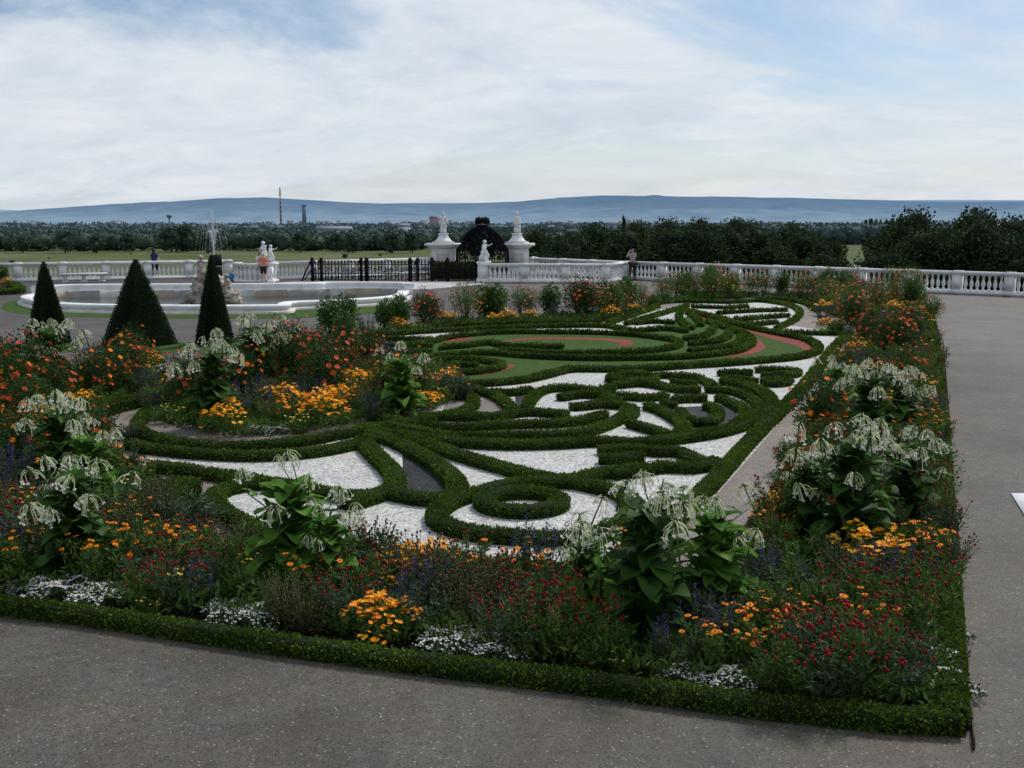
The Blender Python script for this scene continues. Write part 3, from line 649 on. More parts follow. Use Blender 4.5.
def crown_pts(n, rx, h, base=.1, shell=.55):
    """irregular bush volume"""
    d = R.normal(size=(n, 3)); d /= np.linalg.norm(d, axis=1, keepdims=True); d[:, 2] = d[:, 2] * .9 + .05
    r_ = R.random(n) ** shell
    lump = np.array([1 + .35 * noise.noise(Vector(q * 2.1) + Vector((n * .01, 0, 0))) for q in d])
    P_ = d * (r_ * lump)[:, None] * [rx, rx, h * .52] + [0, 0, h * .50 + base * .3]
    return P_, d
def bush_proto(seed, petal, nfl, fr, h=1.0, rx=.42, leafm='bush_leaf', nleaf=2600, ll=.055, kind='disc', petal2=None):
    global R
    random.seed(seed); R = np.random.default_rng(seed)
    fo = MB(); P_, d = crown_pts(nleaf, rx, h)
    P_[:, 2] = np.maximum(P_[:, 2], .03)
    fo.leaves(P_, d * .6 + R.normal(0, .6, (nleaf, 3)), R.uniform(.6, 1.3, nleaf) * ll, R.uniform(.3, .5, nleaf) * ll, leafm)
    st = MB()
    for k in range(9):
        a = rnd(0, 6.3); st.tube([(0, 0, 0), (math.cos(a) * rx * .3, math.sin(a) * rx * .3, h * .45), (math.cos(a) * rx * .6, math.sin(a) * rx * .6, h * .85)], [.012, .008, .004], 'stalk', 4)
    fl = MB()
    Q, dq = crown_pts(nfl, rx * 1.08, h * 1.04, shell=.15)
    for i in range(nfl):
        dd = Vector(dq[i]) + Vector((0, 0, .5)) + Vector(R.normal(0, .25, 3)); c = Q[i]
        if c[2] < h * .3: continue
        pm = petal if (petal2 is None or rnd(0, 1) < .6) else petal2
        r_ = fr * rnd(.7, 1.2)
        star(fl, c, dd, r_, pm, 8, None, .25)
        if kind == 'pom': star(fl, Vector(c) + dd.normalized() * r_ * .25, dd, r_ * .7, pm, 7, None, .5)
        if kind == 'eye': fl.ball(tuple(Vector(c) + dd.normalized() * r_ * .15), r_ * .28, 'flower_eye', 5, 3)
    return [('foliage', fo.mesh('foliage')), ('stem', st.mesh('stem')), ('flowers', fl.mesh('flowers'))]
def clump_proto(seed, petal, nst, h, rx, fr, shape, leafm='mixed_leaf', nleaf=900, ll=.075, lw=.2, eye=None, petal2=None):
    """upright stems with a flower on each"""
    global R
    random.seed(seed); R = np.random.default_rng(seed)
    st, fo, fl = MB(), MB(), MB()
    tips = []
    for k in range(nst):
        a = rnd(0, 6.3); r0 = rnd(0, rx * .5); r1 = r0 + rnd(.05, rx * .6); hh = h * rnd(.65, 1.1)
        p = [(math.cos(a) * r0, math.sin(a) * r0, 0), (math.cos(a) * (r0 + r1) / 2, math.sin(a) * (r0 + r1) / 2, hh * .55), (math.cos(a + rnd(-.2, .2)) * r1, math.sin(a + rnd(-.2, .2)) * r1, hh)]
        st.tube(p, [.004, .0035, .0022], 'stalk', 3); tips.append(p)
        m_ = max(3, int(nleaf / nst)); t = R.random(m_)[:, None]
        P0 = np.array(p[0]) * (1 - t) ** 2 + 2 * np.array(p[1]) * t * (1 - t) + np.array(p[2]) * t * t; P0[:, 2] *= .9
        A = R.normal(0, 1, (m_, 3)); A[:, 2] = np.abs(A[:, 2]) * .8 + .2
        fo.leaves(P0 + R.normal(0, .02, (m_, 3)) * [1, 1, .3], A, R.uniform(.6, 1.3, m_) * ll * (1.15 - .5 * t[:, 0]), ll * lw, leafm)
        c = p[2]; d = (rnd(-.4, .4), rnd(-.4, .4), 1)
        pm = petal if (petal2 is None or rnd(0, 1) < .6) else petal2
        if shape == 'daisy': star(fl, c, d, fr * rnd(.8, 1.15), pm, 9, eye, .12); star(fl, Vector(c) + Vector((0, 0, fr * .1)), d, fr * .7, pm, 8, None, .2)
        elif shape == 'globe': fl.ball(c, (fr, fr, fr * 1.15), pm, 6, 5)
        elif shape == 'spike':
            L = h * rnd(.28, .45); m2 = 26; t2 = R.random(m2)
            P2 = np.c_[c[0] + R.normal(0, .006, m2), c[1] + R.normal(0, .006, m2), c[2] - L * .5 + t2 * L]
            A2 = R.normal(0, 1, (m2, 3)); A2[:, 2] = A2[:, 2] * .4 + .4
            fl.leaves(P2, A2, fr * (1.25 - .6 * t2), fr * .6, pm)
        elif shape == 'none': pass
    out_ = [('foliage', fo.mesh('foliage')), ('stem', st.mesh('stem'))]
    if fl.n: out_.append(('flowers', fl.mesh('flowers')))
    return out_
def mound_proto(seed, petal, h, rx, nfl, fr, leafm='mixed_leaf', nleaf=900, npet=6, eye=None, petal2=None):
    global R
    random.seed(seed); R = np.random.default_rng(seed)
    fo, fl = MB(), MB()
    def pts(n, k):
        a = R.random(n) * 2 * PI; r_ = np.sqrt(R.random(n)) * rx * (1 + .25 * np.sin(a * 3 + seed) + .15 * np.sin(a * 5))
        x = np.cos(a) * r_; y = np.sin(a) * r_
        lump = np.array([noise.noise(Vector((u * 7, v * 7, seed))) for u, v in zip(x, y)])
        z = h * k * np.sqrt(np.clip(1 - (r_ / (rx * 1.45)) ** 2, .05, 1)) * (1 + .45 * lump)
        return np.c_[x, y, z]
    P_ = pts(nleaf, .9); P_[:, 2] *= R.random(nleaf) ** .4
    A = R.normal(0, .7, (nleaf, 3)); A[:, 2] += .6
    fo.leaves(P_, A, R.uniform(.03, .06, nleaf), .018, leafm)
    Q = pts(nfl, 1.05)
    for c in Q:
        pm = petal if (petal2 is None or rnd(0, 1) < .6) else petal2
        star(fl, c, (rnd(-.5, .5), rnd(-.5, .5), 1), fr * rnd(.7, 1.2), pm, npet, eye, .2)
    return [('foliage', fo.mesh('foliage')), ('flowers', fl.mesh('flowers'))]
KIND = {
 'dahlia': (['orange_flower_bush', 'bush', 'vermilion flowered bush', 'vermilion flowered bushes of the borders'],
            [bush_proto(31 + i, 'petal_vermilion', 34 + 8 * i, .043, 1.05, .40, kind='pom', petal2='petal_orange' if i == 1 else None) for i in range(3)]),
 'leafy': (['leafy_plant', 'plant', 'fresh green leafy plant', 'fresh green leafy plants of the borders'],
            [bush_proto(41 + i, 'petal_white', 10, .02, 1.0, .32, 'bright_leaf', 1500, .10) for i in range(2)]),
 'marigold': (['marigold_clump', 'flower clump', 'orange marigold clump', 'orange marigold clumps of the borders'],
            [clump_proto(51 + i, 'petal_orange', 15 + 4 * i, .44, .34, .027, 'daisy', 'mixed_leaf', 1500, .085, .22, 'flower_eye') for i in range(3)]),
 'globe': (['red_globe_flower_clump', 'flower clump', 'wiry red globe flower clump', 'red globe flower clumps of the borders'],
            [clump_proto(61 + i, 'petal_red', 30 + 4 * i, .48, .36, .012, 'globe', 'grey_leaf' if i == 1 else 'mixed_leaf', 1500, .075, .16) for i in range(3)]),
 'gold': (['golden_daisy_mound', 'flower clump', 'golden daisy mound', 'golden daisy mounds of the borders'],
            [mound_proto(71 + i, 'petal_gold', .36, .30, 120, .028, petal2='petal_orange' if i else None) for i in range(2)]),
 'alyssum': (['white_alyssum_mound', 'flower clump', 'low white flower cushion', 'low white flower cushions of the borders'],
            [mound_proto(81 + i, 'petal_white', .14, .25, 560, .010, 'grey_leaf', 900, 4) for i in range(3)]),
 'salvia': (['violet_salvia_clump', 'flower clump', 'violet spike flower clump', 'violet spike flowers of the borders'],
            [clump_proto(91 + i, 'petal_violet', 20, .46, .28, .020, 'spike', 'grey_leaf', 700, .06, .3) for i in range(2)]),
 'lemon': (['lemon_yellow_flower_clump', 'flower clump', 'lemon yellow flower clump', 'lemon yellow flower clumps of the borders'],
            [clump_proto(101 + i, 'petal_yellow', 22, .34, .26, .022, 'daisy', 'mixed_leaf', 700, .06, .25) for i in range(2)]),
 'straw': (['dry_stemmed_plant', 'plant', 'dry stemmed brownish plant', 'dry stemmed plants of the borders'],
            [clump_proto(111 + i, 'straw', 60, .48, .26, .010, 'globe', 'straw', 700, .07, .14) for i in range(2)]),
 'herb': (['narrow_leaved_plant', 'plant', 'narrow leaved flowerless green plant', 'green filler plants of the borders'],
            [clump_proto(121 + i, None, 26, .40, .34, .01, 'none', 'mixed_leaf' if i else 'grey_leaf', 1100, .10, .2) for i in range(3)]),
 'rosy': (['rosy_flower_bush', 'bush', 'salmon flowered loose bush', 'salmon flowered bushes of the borders'],
            [bush_proto(131 + i, 'petal_vermilion', 70, .034, 1.0, .42, 'mixed_leaf', 2200, .05, 'disc', 'petal_pink') for i in range(2)]),
}
R = np.random.default_rng(77); random.seed(77)
placed = []      # (kind, border, x, y, r)
def put(kind, border, x, y, sc=1.0, rz=None, var=None):
    placed.append([kind, border, x, y, sc, rz if rz is not None else rnd(0, 6.28), var])
def putpx(kind, border, px, py, sc=1.0, rz=None, var=None):
    p = at(px, py); put(kind, border, p.x, p.y, sc, rz, var)
FB, RB, LB, BB, IS = 'front border', 'right hand border', 'left hand border', 'far border', 'flower island'
# tall white tobacco plants, one by one
TP = [('tallest white tobacco plant with big leaves standing in the middle of the front border', 646, 642, 1.06, 3, .4),
      ('few-flowered white tobacco plant against white gravel, left of centre in front border', 293, 590, .98, 2, 1.0),
      ('white tobacco plant with very broad leaves at the left edge of the front border', 76, 582, .94, 3, 2.0),
      ('white tobacco plant crowded with flower heads halfway up the right hand border', 848, 560, 1.10, 1, .2),
      ('white tobacco plant next to the crowded one, on its path side', 806, 545, .80, 3, 1.9),
      ('white tobacco plant next to the crowded one, on its outer hedge side', 905, 530, .86, 1, .9),
      ('white tobacco plant beyond the crowded one in the right hand border', 868, 452, 1.02, 1, 2.2),
      ('slender white tobacco plant overhanging the gravel path farther up the right hand border', 836, 420, .84, 0, 3.1),
      ('white tobacco plant below vermilion flowers far up the right hand border', 897, 440, .92, 3, 3.8),
      ('white tobacco plant at the front left of the flower island', 214, 428, 1.16, 3, 1.1),
      ('white tobacco plant behind the front one on the flower island', 256, 398, 1.22, 1, 4.1),
      ('rear white tobacco plant of the flower island beside vermilion flowers', 285, 388, .98, 0, 1.8),
      ('white tobacco plant in front of the left cone topiary', 53, 402, 1.22, 3, 2.5),
      ('white tobacco plant leaning over the left hand border near vermilion flowers', 62, 498, .98, 1, 5.0),
      ('white tobacco plant at the inner end of the left hand border', 92, 512, .84, 0, 3.0),
      ('white tobacco plant among orange flowers at the right end of the flower island', 402, 416, .98, 2, 2.0),
      ('short white tobacco plant to the left of the tallest one in the front border', 585, 612, .62, 2, 5.5),
      ('short white tobacco plant to the right of the tallest one in the front border', 712, 622, .92, 0, 4.5),
      ('low white tobacco plant with heads hanging near the left gravel path', 330, 600, .72, 0, 2.9)]
for i, (lb, px, py, sc, var, rz) in enumerate(TP):
    fo, st, spots = TOB[var]
    p = at(px, py); t = thing('tobacco_plant', lb, 'plant', p, rz, 'white tobacco plants of the flower bed', sc)
    place(fo, 'foliage', t); place(st, 'stem', t)
    for k, (q, rr, s_) in enumerate(spots):
        h = HEADS[(k + i) % len(HEADS)]
        o = place(h[0], 'flower_head', t, q, rr, s_ * rnd(1.0, 1.3)); o.rotation_euler = (rnd(-.38, .38), rnd(-.38, .38), rr); place(h[1], 'stalk', o)
    placed.append(['tob', '', p.x, p.y, sc, 0, None])
# individually seen clumps (photo base point)
for k, b_, x, y, s_ in [
    # front border, near edge left to right
    ('alyssum', FB, 60, 601, 1.25), ('alyssum', FB, 98, 606, 1.1), ('alyssum', FB, 232, 621, 1.0), ('alyssum', FB, 262, 626, 1.0), ('gold', FB, 378, 640, .9), ('gold', FB, 392, 643, .8), ('alyssum', FB, 452, 650, 1.1), ('alyssum', FB, 488, 656, 1.1),
    ('alyssum', FB, 698, 684, .9), ('alyssum', FB, 742, 691, 1.0), ('alyssum', FB, 935, 690, 1.0), ('alyssum', FB, 934, 665, .95), ('alyssum', FB, 20, 592, .6),
    ('marigold', FB, 110, 590, 1.15), ('marigold', FB, 150, 580, 1.15), ('marigold', FB, 85, 575, 1.0), ('marigold', FB, 185, 572, .95), ('marigold', FB, 32, 578, 1.0), ('globe', FB, 180, 610, 1.0), ('globe', FB, 150, 608, .9),
    ('globe', FB, 214, 596, .85), ('globe', FB, 165, 600, .8), ('lemon', FB, 192, 606, .95), ('lemon', FB, 240, 588, .8), ('salvia', FB, 210, 608, .85), ('lemon', FB, 150, 618, .5), ('herb', FB, 245, 606, 1.0), ('straw', FB, 285, 628, .9), ('straw', FB, 305, 634, .9),
    ('herb', FB, 275, 612, .9), ('globe', FB, 350, 628, 1.0), ('globe', FB, 365, 612, 1.05), ('marigold', FB, 320, 612, 1.0), ('gold', FB, 408, 588, 1.0), ('gold', FB, 432, 584, .95), ('gold', FB, 392, 598, .85), ('salvia', FB, 412, 620, .95), ('salvia', FB, 430, 612, 1.0), ('salvia', FB, 395, 634, .8),
    ('straw', FB, 468, 634, 1.05), ('straw', FB, 450, 618, 1.1), ('straw', FB, 490, 622, 1.05), ('marigold', FB, 478, 598, 1.05), ('marigold', FB, 520, 602, 1.05), ('globe', FB, 510, 650, 1.0), ('globe', FB, 540, 656, 1.1), ('globe', FB, 560, 640, 1.15), ('globe', FB, 585, 660, 1.05),
    ('globe', FB, 530, 630, 1.1), ('herb', FB, 600, 668, .8), ('lemon', FB, 618, 674, .5), ('salvia', FB, 700, 662, .95), ('salvia', FB, 680, 672, .8), ('marigold', FB, 725, 678, 1.0), ('marigold', FB, 752, 668, 1.05), ('marigold', FB, 775, 672, .95),
    ('globe', FB, 800, 700, 1.15), ('globe', FB, 830, 704, 1.25), ('globe', FB, 855, 698, 1.2), ('globe', FB, 820, 680, 1.2), ('globe', FB, 870, 680, 1.1), ('herb', FB, 780, 700, .8), ('globe', FB, 895, 700, 1.0), ('marigold', FB, 815, 660, 1.0), ('herb', FB, 900, 680, .9),
    # right border
    ('globe', RB, 905, 640, 1.1), ('globe', RB, 925, 620, 1.1), ('globe', RB, 880, 648, 1.0), ('globe', RB, 940, 580, .95), ('globe', RB, 940, 600, .9), ('globe', RB, 938, 540, .9), ('salvia', RB, 880, 610, 1.0), ('salvia', RB, 900, 600, 1.0), ('salvia', RB, 780, 610, .9), ('herb', RB, 830, 620, 1.0), ('herb', RB, 800, 628, 1.0),
    ('alyssum', RB, 938, 640, .8), ('alyssum', RB, 932, 610, .7), ('marigold', RB, 915, 580, 1.0), ('marigold', RB, 935, 565, .9), ('marigold', RB, 900, 560, .9), ('globe', RB, 775, 560, .95), ('globe', RB, 765, 580, .9), ('marigold', RB, 768, 540, .8), ('gold', RB, 772, 522, .6), ('alyssum', RB, 775, 505, .7), ('gold', RB, 778, 512, .6),
    ('marigold', RB, 808, 500, .9), ('herb', RB, 790, 500, .8), ('globe', RB, 930, 500, 1.0), ('globe', RB, 936, 470, 1.0), ('globe', RB, 930, 520, 1.0), ('salvia', RB, 920, 470, 1.1), ('marigold', RB, 930, 448, 1.0), ('salvia', RB, 926, 425, 1.1), ('dahlia', RB, 880, 415, .95), ('dahlia', RB, 858, 405, .8), ('dahlia', RB, 905, 400, .9),
    ('leafy', RB, 905, 380, .7), ('lemon', RB, 925, 400, 1.1), ('dahlia', RB, 888, 362, 1.15), ('dahlia', RB, 868, 352, 1.05), ('dahlia', RB, 905, 350, 1.05), ('leafy', RB, 915, 350, .8), ('leafy', RB, 912, 335, .85), ('leafy', RB, 900, 335, .8), ('globe', RB, 934, 370, 1.1), ('globe', RB, 932, 350, 1.1), ('dahlia', RB, 852, 332, 1.15), ('marigold', RB, 835, 335, 1.1),
    ('gold', RB, 826, 332, 1.0), ('alyssum', RB, 842, 333, 1.3), ('salvia', RB, 824, 322, 1.2), ('rosy', RB, 930, 325, 1.0), ('marigold', RB, 925, 440, 1.0), ('lemon', RB, 845, 380, .9), ('gold', RB, 925, 415, .9),
    # far border
    ('leafy', BB, 330, 336, 1.1), ('leafy', BB, 346, 334, 1.15), ('salvia', BB, 366, 334, 1.1), ('leafy', BB, 385, 331, .95), ('leafy', BB, 400, 330, 1.05), ('dahlia', BB, 424, 328, 1.15), ('dahlia', BB, 432, 327, 1.0), ('gold', BB, 447, 327, 1.2), ('gold', BB, 398, 332, 1.0), ('lemon', BB, 418, 333, .8),
    ('leafy', BB, 485, 321, 1.2), ('leafy', BB, 496, 321, 1.2), ('gold', BB, 508, 324, 1.1), ('gold', BB, 494, 325, .9), ('rosy', BB, 520, 318, 1.1), ('rosy', BB, 530, 317, 1.0), ('gold', BB, 530, 321, .9), ('leafy', BB, 550, 318, 1.15), ('salvia', BB, 560, 321, 1.2), ('dahlia', BB, 577, 319, 1.35), ('dahlia', BB, 586, 319, 1.3),
    ('rosy', BB, 598, 318, 1.1), ('leafy', BB, 606, 316, 1.2), ('rosy', BB, 616, 316, 1.25), ('leafy', BB, 626, 312, 1.25), ('gold', BB, 612, 320, 1.1), ('gold', BB, 634, 314, .9), ('rosy', BB, 640, 309, 1.0), ('rosy', BB, 664, 302, 1.15), ('rosy', BB, 676, 300, 1.2), ('leafy', BB, 684, 299, 1.15), ('rosy', BB, 694, 298, 1.25), ('herb', BB, 690, 301, 1.5),
    ('leafy', BB, 710, 297, 1.3), ('dahlia', BB, 722, 297, .9), ('leafy', BB, 732, 297, 1.0), ('lemon', BB, 738, 300, 1.7), ('rosy', BB, 750, 297, 1.1), ('rosy', BB, 763, 297, 1.2), ('leafy', BB, 782, 297, 1.1), ('rosy', BB, 800, 299, 1.2), ('rosy', BB, 812, 300, 1.3), ('leafy', BB, 826, 301, 1.3), ('salvia', BB, 818, 306, 1.4), ('gold', BB, 824, 316, 1.3),
    ('leafy', BB, 842, 302, 1.2), ('dahlia', BB, 858, 306, 1.1), ('rosy', BB, 876, 304, 1.1), ('dahlia', BB, 850, 316, 1.2), ('rosy', BB, 895, 306, 1.0), ('leafy', BB, 912, 312, 1.2),
    # flower island
    ('gold', IS, 300, 424, 1.3), ('gold', IS, 322, 420, 1.25), ('gold', IS, 282, 415, 1.3), ('gold', IS, 425, 412, .85), ('gold', IS, 433, 408, .7), ('lemon', IS, 300, 434, .9), ('lemon', IS, 340, 424, .8), ('gold', IS, 230, 418, .9), ('gold', IS, 178, 398, 1.1), ('gold', IS, 360, 396, 1.2), ('lemon', IS, 350, 400, 1.1), ('gold', IS, 345, 390, 1.0),
    ('lemon', IS, 172, 424, .9), ('alyssum', IS, 165, 418, 1.0), ('alyssum', IS, 255, 434, .9), ('alyssum', IS, 275, 434, .8), ('salvia', IS, 240, 425, .9), ('salvia', IS, 152, 414, .8), ('salvia', IS, 330, 395, 1.2), ('salvia', IS, 215, 398, 1.1), ('salvia', IS, 315, 400, 1.1), ('dahlia', IS, 322, 384, 1.1), ('dahlia', IS, 345, 378, 1.05), ('dahlia', IS, 302, 380, 1.05), ('dahlia', IS, 370, 374, .9),
    ('dahlia', IS, 388, 408, .85), ('rosy', IS, 420, 405, .95), ('dahlia', IS, 408, 398, .95), ('globe', IS, 370, 414, 1.1), ('globe', IS, 350, 418, 1.0), ('herb', IS, 255, 424, 1.0), ('alyssum', IS, 160, 376, 1.4), ('alyssum', IS, 178, 374, 1.3), ('herb', IS, 200, 420, 1.0), ('leafy', IS, 275, 385, .95), ('leafy', IS, 268, 372, 1.0), ('leafy', IS, 345, 352, 1.0), ('lemon', IS, 440, 404, .9),
    # left border
    ('dahlia', LB, 110, 398, 1.05), ('dahlia', LB, 92, 405, 1.0), ('dahlia', LB, 130, 390, 1.0), ('dahlia', LB, 8, 418, 1.15), ('dahlia', LB, 20, 440, 1.0), ('dahlia', LB, -20, 425, 1.2), ('dahlia', LB, 25, 470, .9), ('dahlia', LB, 95, 470, .85), ('gold', LB, 30, 445, 1.2), ('gold', LB, 18, 425, 1.1), ('rosy', LB, 140, 384, .8),
    ('herb', LB, 60, 460, 1.1), ('herb', LB, 40, 500, 1.0), ('salvia', LB, 20, 500, 1.2), ('salvia', LB, 150, 398, 1.1), ('salvia', LB, 5, 520, 1.2), ('marigold', LB, 15, 530, 1.0), ('dahlia', LB, -30, 470, 1.1), ('salvia', LB, 140, 520, .8), ('lemon', LB, 135, 505, .9), ('herb', LB, 130, 440, .6), ('leafy', LB, 40, 425, .8), ('herb', LB, 95, 440, 1.0), ('marigold', LB, 60, 445, .9),
    ('leafy', LB, -8, 284, 1.1), ('gold', LB, 8, 288, 1.2), ('leafy', LB, 4, 283, .9), ('leafy', LB, -25, 284, 1.2),
  ]: putpx(k, b_, x, y, s_)
# filler between them
CLEAR = [[(p.x, p.y) for p in q] for q in (G((108, 405), (145, 398), (155, 440), (160, 468), (118, 458)), G((172, 478), (218, 486), (232, 520), (255, 566), (205, 572), (180, 520)))]
def fill(poly, border, weights, sp0, spk, jig=.1):
    P_ = [(p.x, p.y) for p in poly]; xs = [p[0] for p in P_]; ys = [p[1] for p in P_]
    ks = list(weights); ws = [weights[k] for k in ks]; n0 = len(placed)
    for _ in range(4000):
        x, y = rnd(min(xs), max(xs)), rnd(min(ys), max(ys))
        if not inpoly((x, y), P_) or any(inpoly((x, y), c) for c in CLEAR): continue
        d = math.hypot(x, y); sp = sp0 + spk * d
        if any((x - q[2]) ** 2 + (y - q[3]) ** 2 < (sp * (1.5 if q[0] == 'tob' else 1)) ** 2 for q in placed): continue
        k = random.choices(ks, ws)[0]; put(k, border, x, y, rnd(.8, 1.15) * (1 + .008 * d))
    print(border, 'filler', len(placed) - n0)
fill(G((-60, 500), (-60, 584), (100, 606), (300, 636), (500, 664), (700, 685), (880, 700), (925, 700), (930, 600), (780, 600), (730, 590), (560, 590), (400, 575), (280, 565), (200, 545), (150, 510)), FB, dict(globe=2.5, herb=6, marigold=2, salvia=1, straw=2, lemon=.4), .22, .005)
fill(G((932, 690), (932, 600), (780, 600), (762, 545), (785, 490), (805, 450), (828, 410), (848, 370), (862, 335), (918, 320), (926, 360), (928, 420), (930, 500)), RB, dict(globe=2.5, herb=5, marigold=3, dahlia=.9, salvia=1.5, gold=1.0, straw=1.5, alyssum=.4), .24, .007)
fill(G((155, 500), (-60, 530), (-60, 400), (60, 385), (150, 368), (160, 385), (95, 412), (100, 450)), LB, dict(dahlia=.7, herb=5, salvia=1, marigold=1.5, globe=1, gold=.7), .3, .009)
fill(G((150, 424), (150, 410), (200, 398), (300, 370), (380, 362), (450, 390), (465, 400), (430, 412), (340, 428), (240, 440)), IS, dict(gold=1, salvia=1.5, herb=4, globe=1, dahlia=.5, lemon=.6), .28, .008)
fill(G((320, 340), (440, 328), (520, 323), (600, 320), (650, 305), (760, 297), (810, 300), (830, 315), (855, 328), (930, 318), (925, 303), (850, 297), (700, 296), (600, 316), (440, 324)), BB, dict(rosy=2, herb=3, gold=1, salvia=1, marigold=1), .45, .008)
from collections import defaultdict
cnt = defaultdict(list)
for q in placed:
    if q[0] != 'tob': cnt[(q[0], q[1])].append(q)
ORD = {1: 'first', 2: 'second', 3: 'third', 4: 'fourth', 5: 'fifth', 6: 'sixth', 7: 'seventh', 8: 'eighth', 9: 'ninth', 10: 'tenth', 11: 'eleventh', 12: 'twelfth', 13: 'thirteenth', 14: 'fourteenth', 15: 'fifteenth', 16: 'sixteenth', 17: 'seventeenth', 18: 'eighteenth', 19: 'nineteenth', 20: 'twentieth'}
def ordw(n):
    if n in ORD: return ORD[n]
    tens = {2: 'twenty', 3: 'thirty', 4: 'forty', 5: 'fifty', 6: 'sixty'}[n // 10]
    return tens + '-' + ORD[n % 10] if n % 10 else tens[:-1] + 'ieth'
FROM = {FB: ('from left end of front border', lambda q: q[2]), RB: ('from near corner of right hand border', lambda q: q[3]), LB: ('from front of left hand border', lambda q: q[3]), BB: ('from left end of far border', lambda q: q[2] / q[3]), IS: ('from left end of flower island', lambda q: q[2] / q[3])}
for (k, b_), qs in cnt.items():
    (nm, cat, desc, grp), protos = KIND[k]
    word, key = FROM[b_]; qs.sort(key=key)
    for i, (kk, bb, x, y, sc, rz, var) in enumerate(qs):
        lb = '%s, %s %s' % (desc, ordw(i + 1), word)
        t = thing(nm, lb, cat, (x, y, 0), rz, grp, sc)
        for pn, me in protos[random.randrange(len(protos)) if var is None else var]: place(me, pn, t)

# low leafy undergrowth in the soil of the borders: nobody could count it
def undergrowth(name, polys, dens, label):
    mb = MB()
    for poly in polys:
        P_ = [(p.x, p.y) for p in poly]; xs = [p[0] for p in P_]; ys = [p[1] for p in P_]
        area = (max(xs) - min(xs)) * (max(ys) - min(ys)); n_ = int(area * dens)
        X = R.uniform(min(xs), max(xs), n_); Y = R.uniform(min(ys), max(ys), n_)
        keep = np.array([inpoly((a, b_), P_) and not any(inpoly((a, b_), c) for c in CLEAR) for a, b_ in zip(X, Y)]); X, Y = X[keep], Y[keep]; n_ = len(X)
        D = np.hypot(X, Y); keep = R.random(n_) < np.clip(9 / D, .12, 1); X, Y, D = X[keep], Y[keep], D[keep]; n_ = len(X)
        H_ = np.array([.12 + .16 * abs(noise.noise(Vector((a * 1.6, b_ * 1.6, 5)))) for a, b_ in zip(X, Y)])
        Z = R.random(n_) ** .6 * H_
        A = R.normal(0, .7, (n_, 3)); A[:, 2] += .8
        L_ = R.uniform(.03, .09, n_) * (1 + D * .03)
        mb.leaves(np.c_[X, Y, Z], A, L_, L_ * R.uniform(.22, .5, n_), 'mixed_leaf')
    o = mb.build(name); tag(o, label, 'undergrowth', kind='stuff')
undergrowth('low_undergrowth', [
    G((-120, 500), (-120, 586), (0, 597), (200, 622), (400, 650), (600, 678), (800, 706), (945, 722), (945, 600), (730, 590), (560, 585), (400, 572), (280, 562), (200, 545), (150, 510)),
    G((945, 600), (765, 600), (752, 545), (780, 490), (800, 450), (822, 410), (845, 370), (860, 335), (925, 308), (936, 360), (940, 420), (944, 500)),
    G((160, 500), (-120, 540), (-120, 395), (60, 385), (165, 366), (160, 385), (95, 412), (100, 450)),
    G((150, 424), (150, 410), (200, 398), (300, 370), (380, 358), (450, 388), (465, 400), (430, 412), (340, 428), (240, 440)),
    G((320, 342), (440, 329), (520, 324), (600, 321), (650, 306), (760, 297), (810, 300), (830, 315), (855, 328), (930, 318), (925, 303), (850, 297), (700, 296), (600, 316), (440, 325))],
    1500, 'mixed low green leaves covering the soil between the flowers')

# ------------------------------------------------------------------ balustrades
BP = [(.055, 0), (.075, .0), (.075, .05), (.045, .07), (.040, .10), (.060, .15), (.088, .23), (.092, .29), (.070, .38), (.045, .46), (.036, .52), (.052, .55), (.038, .58), (.070, .60), (.070, .66), (.055, .66)]
mbq = MB(); mbq.lathe(BP, 'stone_white', seg=10); BAL = mbq.mesh('baluster', True)
BH = 1.04
def balustrade(p0, p1, label, bay=2.2, nb=7, caps=(True, True), hgt=1.0):
    p0, p1 = Vector((p0[0], p0[1], 0)), Vector((p1[0], p1[1], 0)); d = p1 - p0; L = d.length; rz = math.atan2(d.y, d.x)
    n = max(1, round(L / bay)); b_ = L / n
    t = thing('balustrade', label, 'balustrade', p0, rz, 'white stone balustrades of the terrace')
    m_ = MB(); m_.box((L / 2, 0, .075), (L, .42, .15), 'stone_white'); m_.box((L / 2, 0, .165), (L - .004, .34, .03), 'stone_white'); m_.build('plinth', t)
    m_ = MB(); m_.box((L / 2, 0, .885), (L, .30, .07), 'stone_white'); m_.box((L / 2, 0, .955), (L + .02, .42, .075), 'stone_white'); m_.box((L / 2, 0, 1.006), (L, .34, .03), 'stone_white'); m_.build('rail', t)
    for i in range(n + 1):
        if (i == 0 and not caps[0]) or (i == n and not caps[1]): continue
        m_ = MB(); w_ = .40
        m_.box((i * b_, 0, .09), (w_ + .06, .50, .185), 'stone_white'); m_.box((i * b_, 0, .52), (w_, .40, .70), 'stone_white')
        m_.box((i * b_, -.203, .52), (w_ - .12, .012, .50), 'stone_white'); m_.box((i * b_, 0, .885), (w_ + .04, .44, .06), 'stone_white'); m_.box((i * b_, 0, .96), (w_ + .08, .50, .09), 'stone_white'); m_.box((i * b_, 0, 1.02), (w_, .42, .04), 'stone_white')
        m_.build('pier', t, loc=(0, 0, 0))
    inner = b_ - .46
    for i in range(n):
        for k in range(nb): place(BAL, 'baluster', t, (i * b_ + .23 + inner * (k + .5) / nb, 0, .182))
    return t
balustrade(L1, L1 + ld * 15.5, 'long white stone balustrade at the left behind the cone topiaries', 2.25)
balustrade(R0, R0 + rd * 24.5, 'long white stone balustrade at the right behind the far flower border', 2.3)
balustrade((-1.5, 56.3), (4.98, 55.8), 'white stone balustrade running right from the cherub beside the iron railing', 2.16)
balustrade((5.2, 56.0), (6.25, 58.9), 'short oblique white balustrade beside the man in the mauve shirt', 3.0, 9, (False, False))
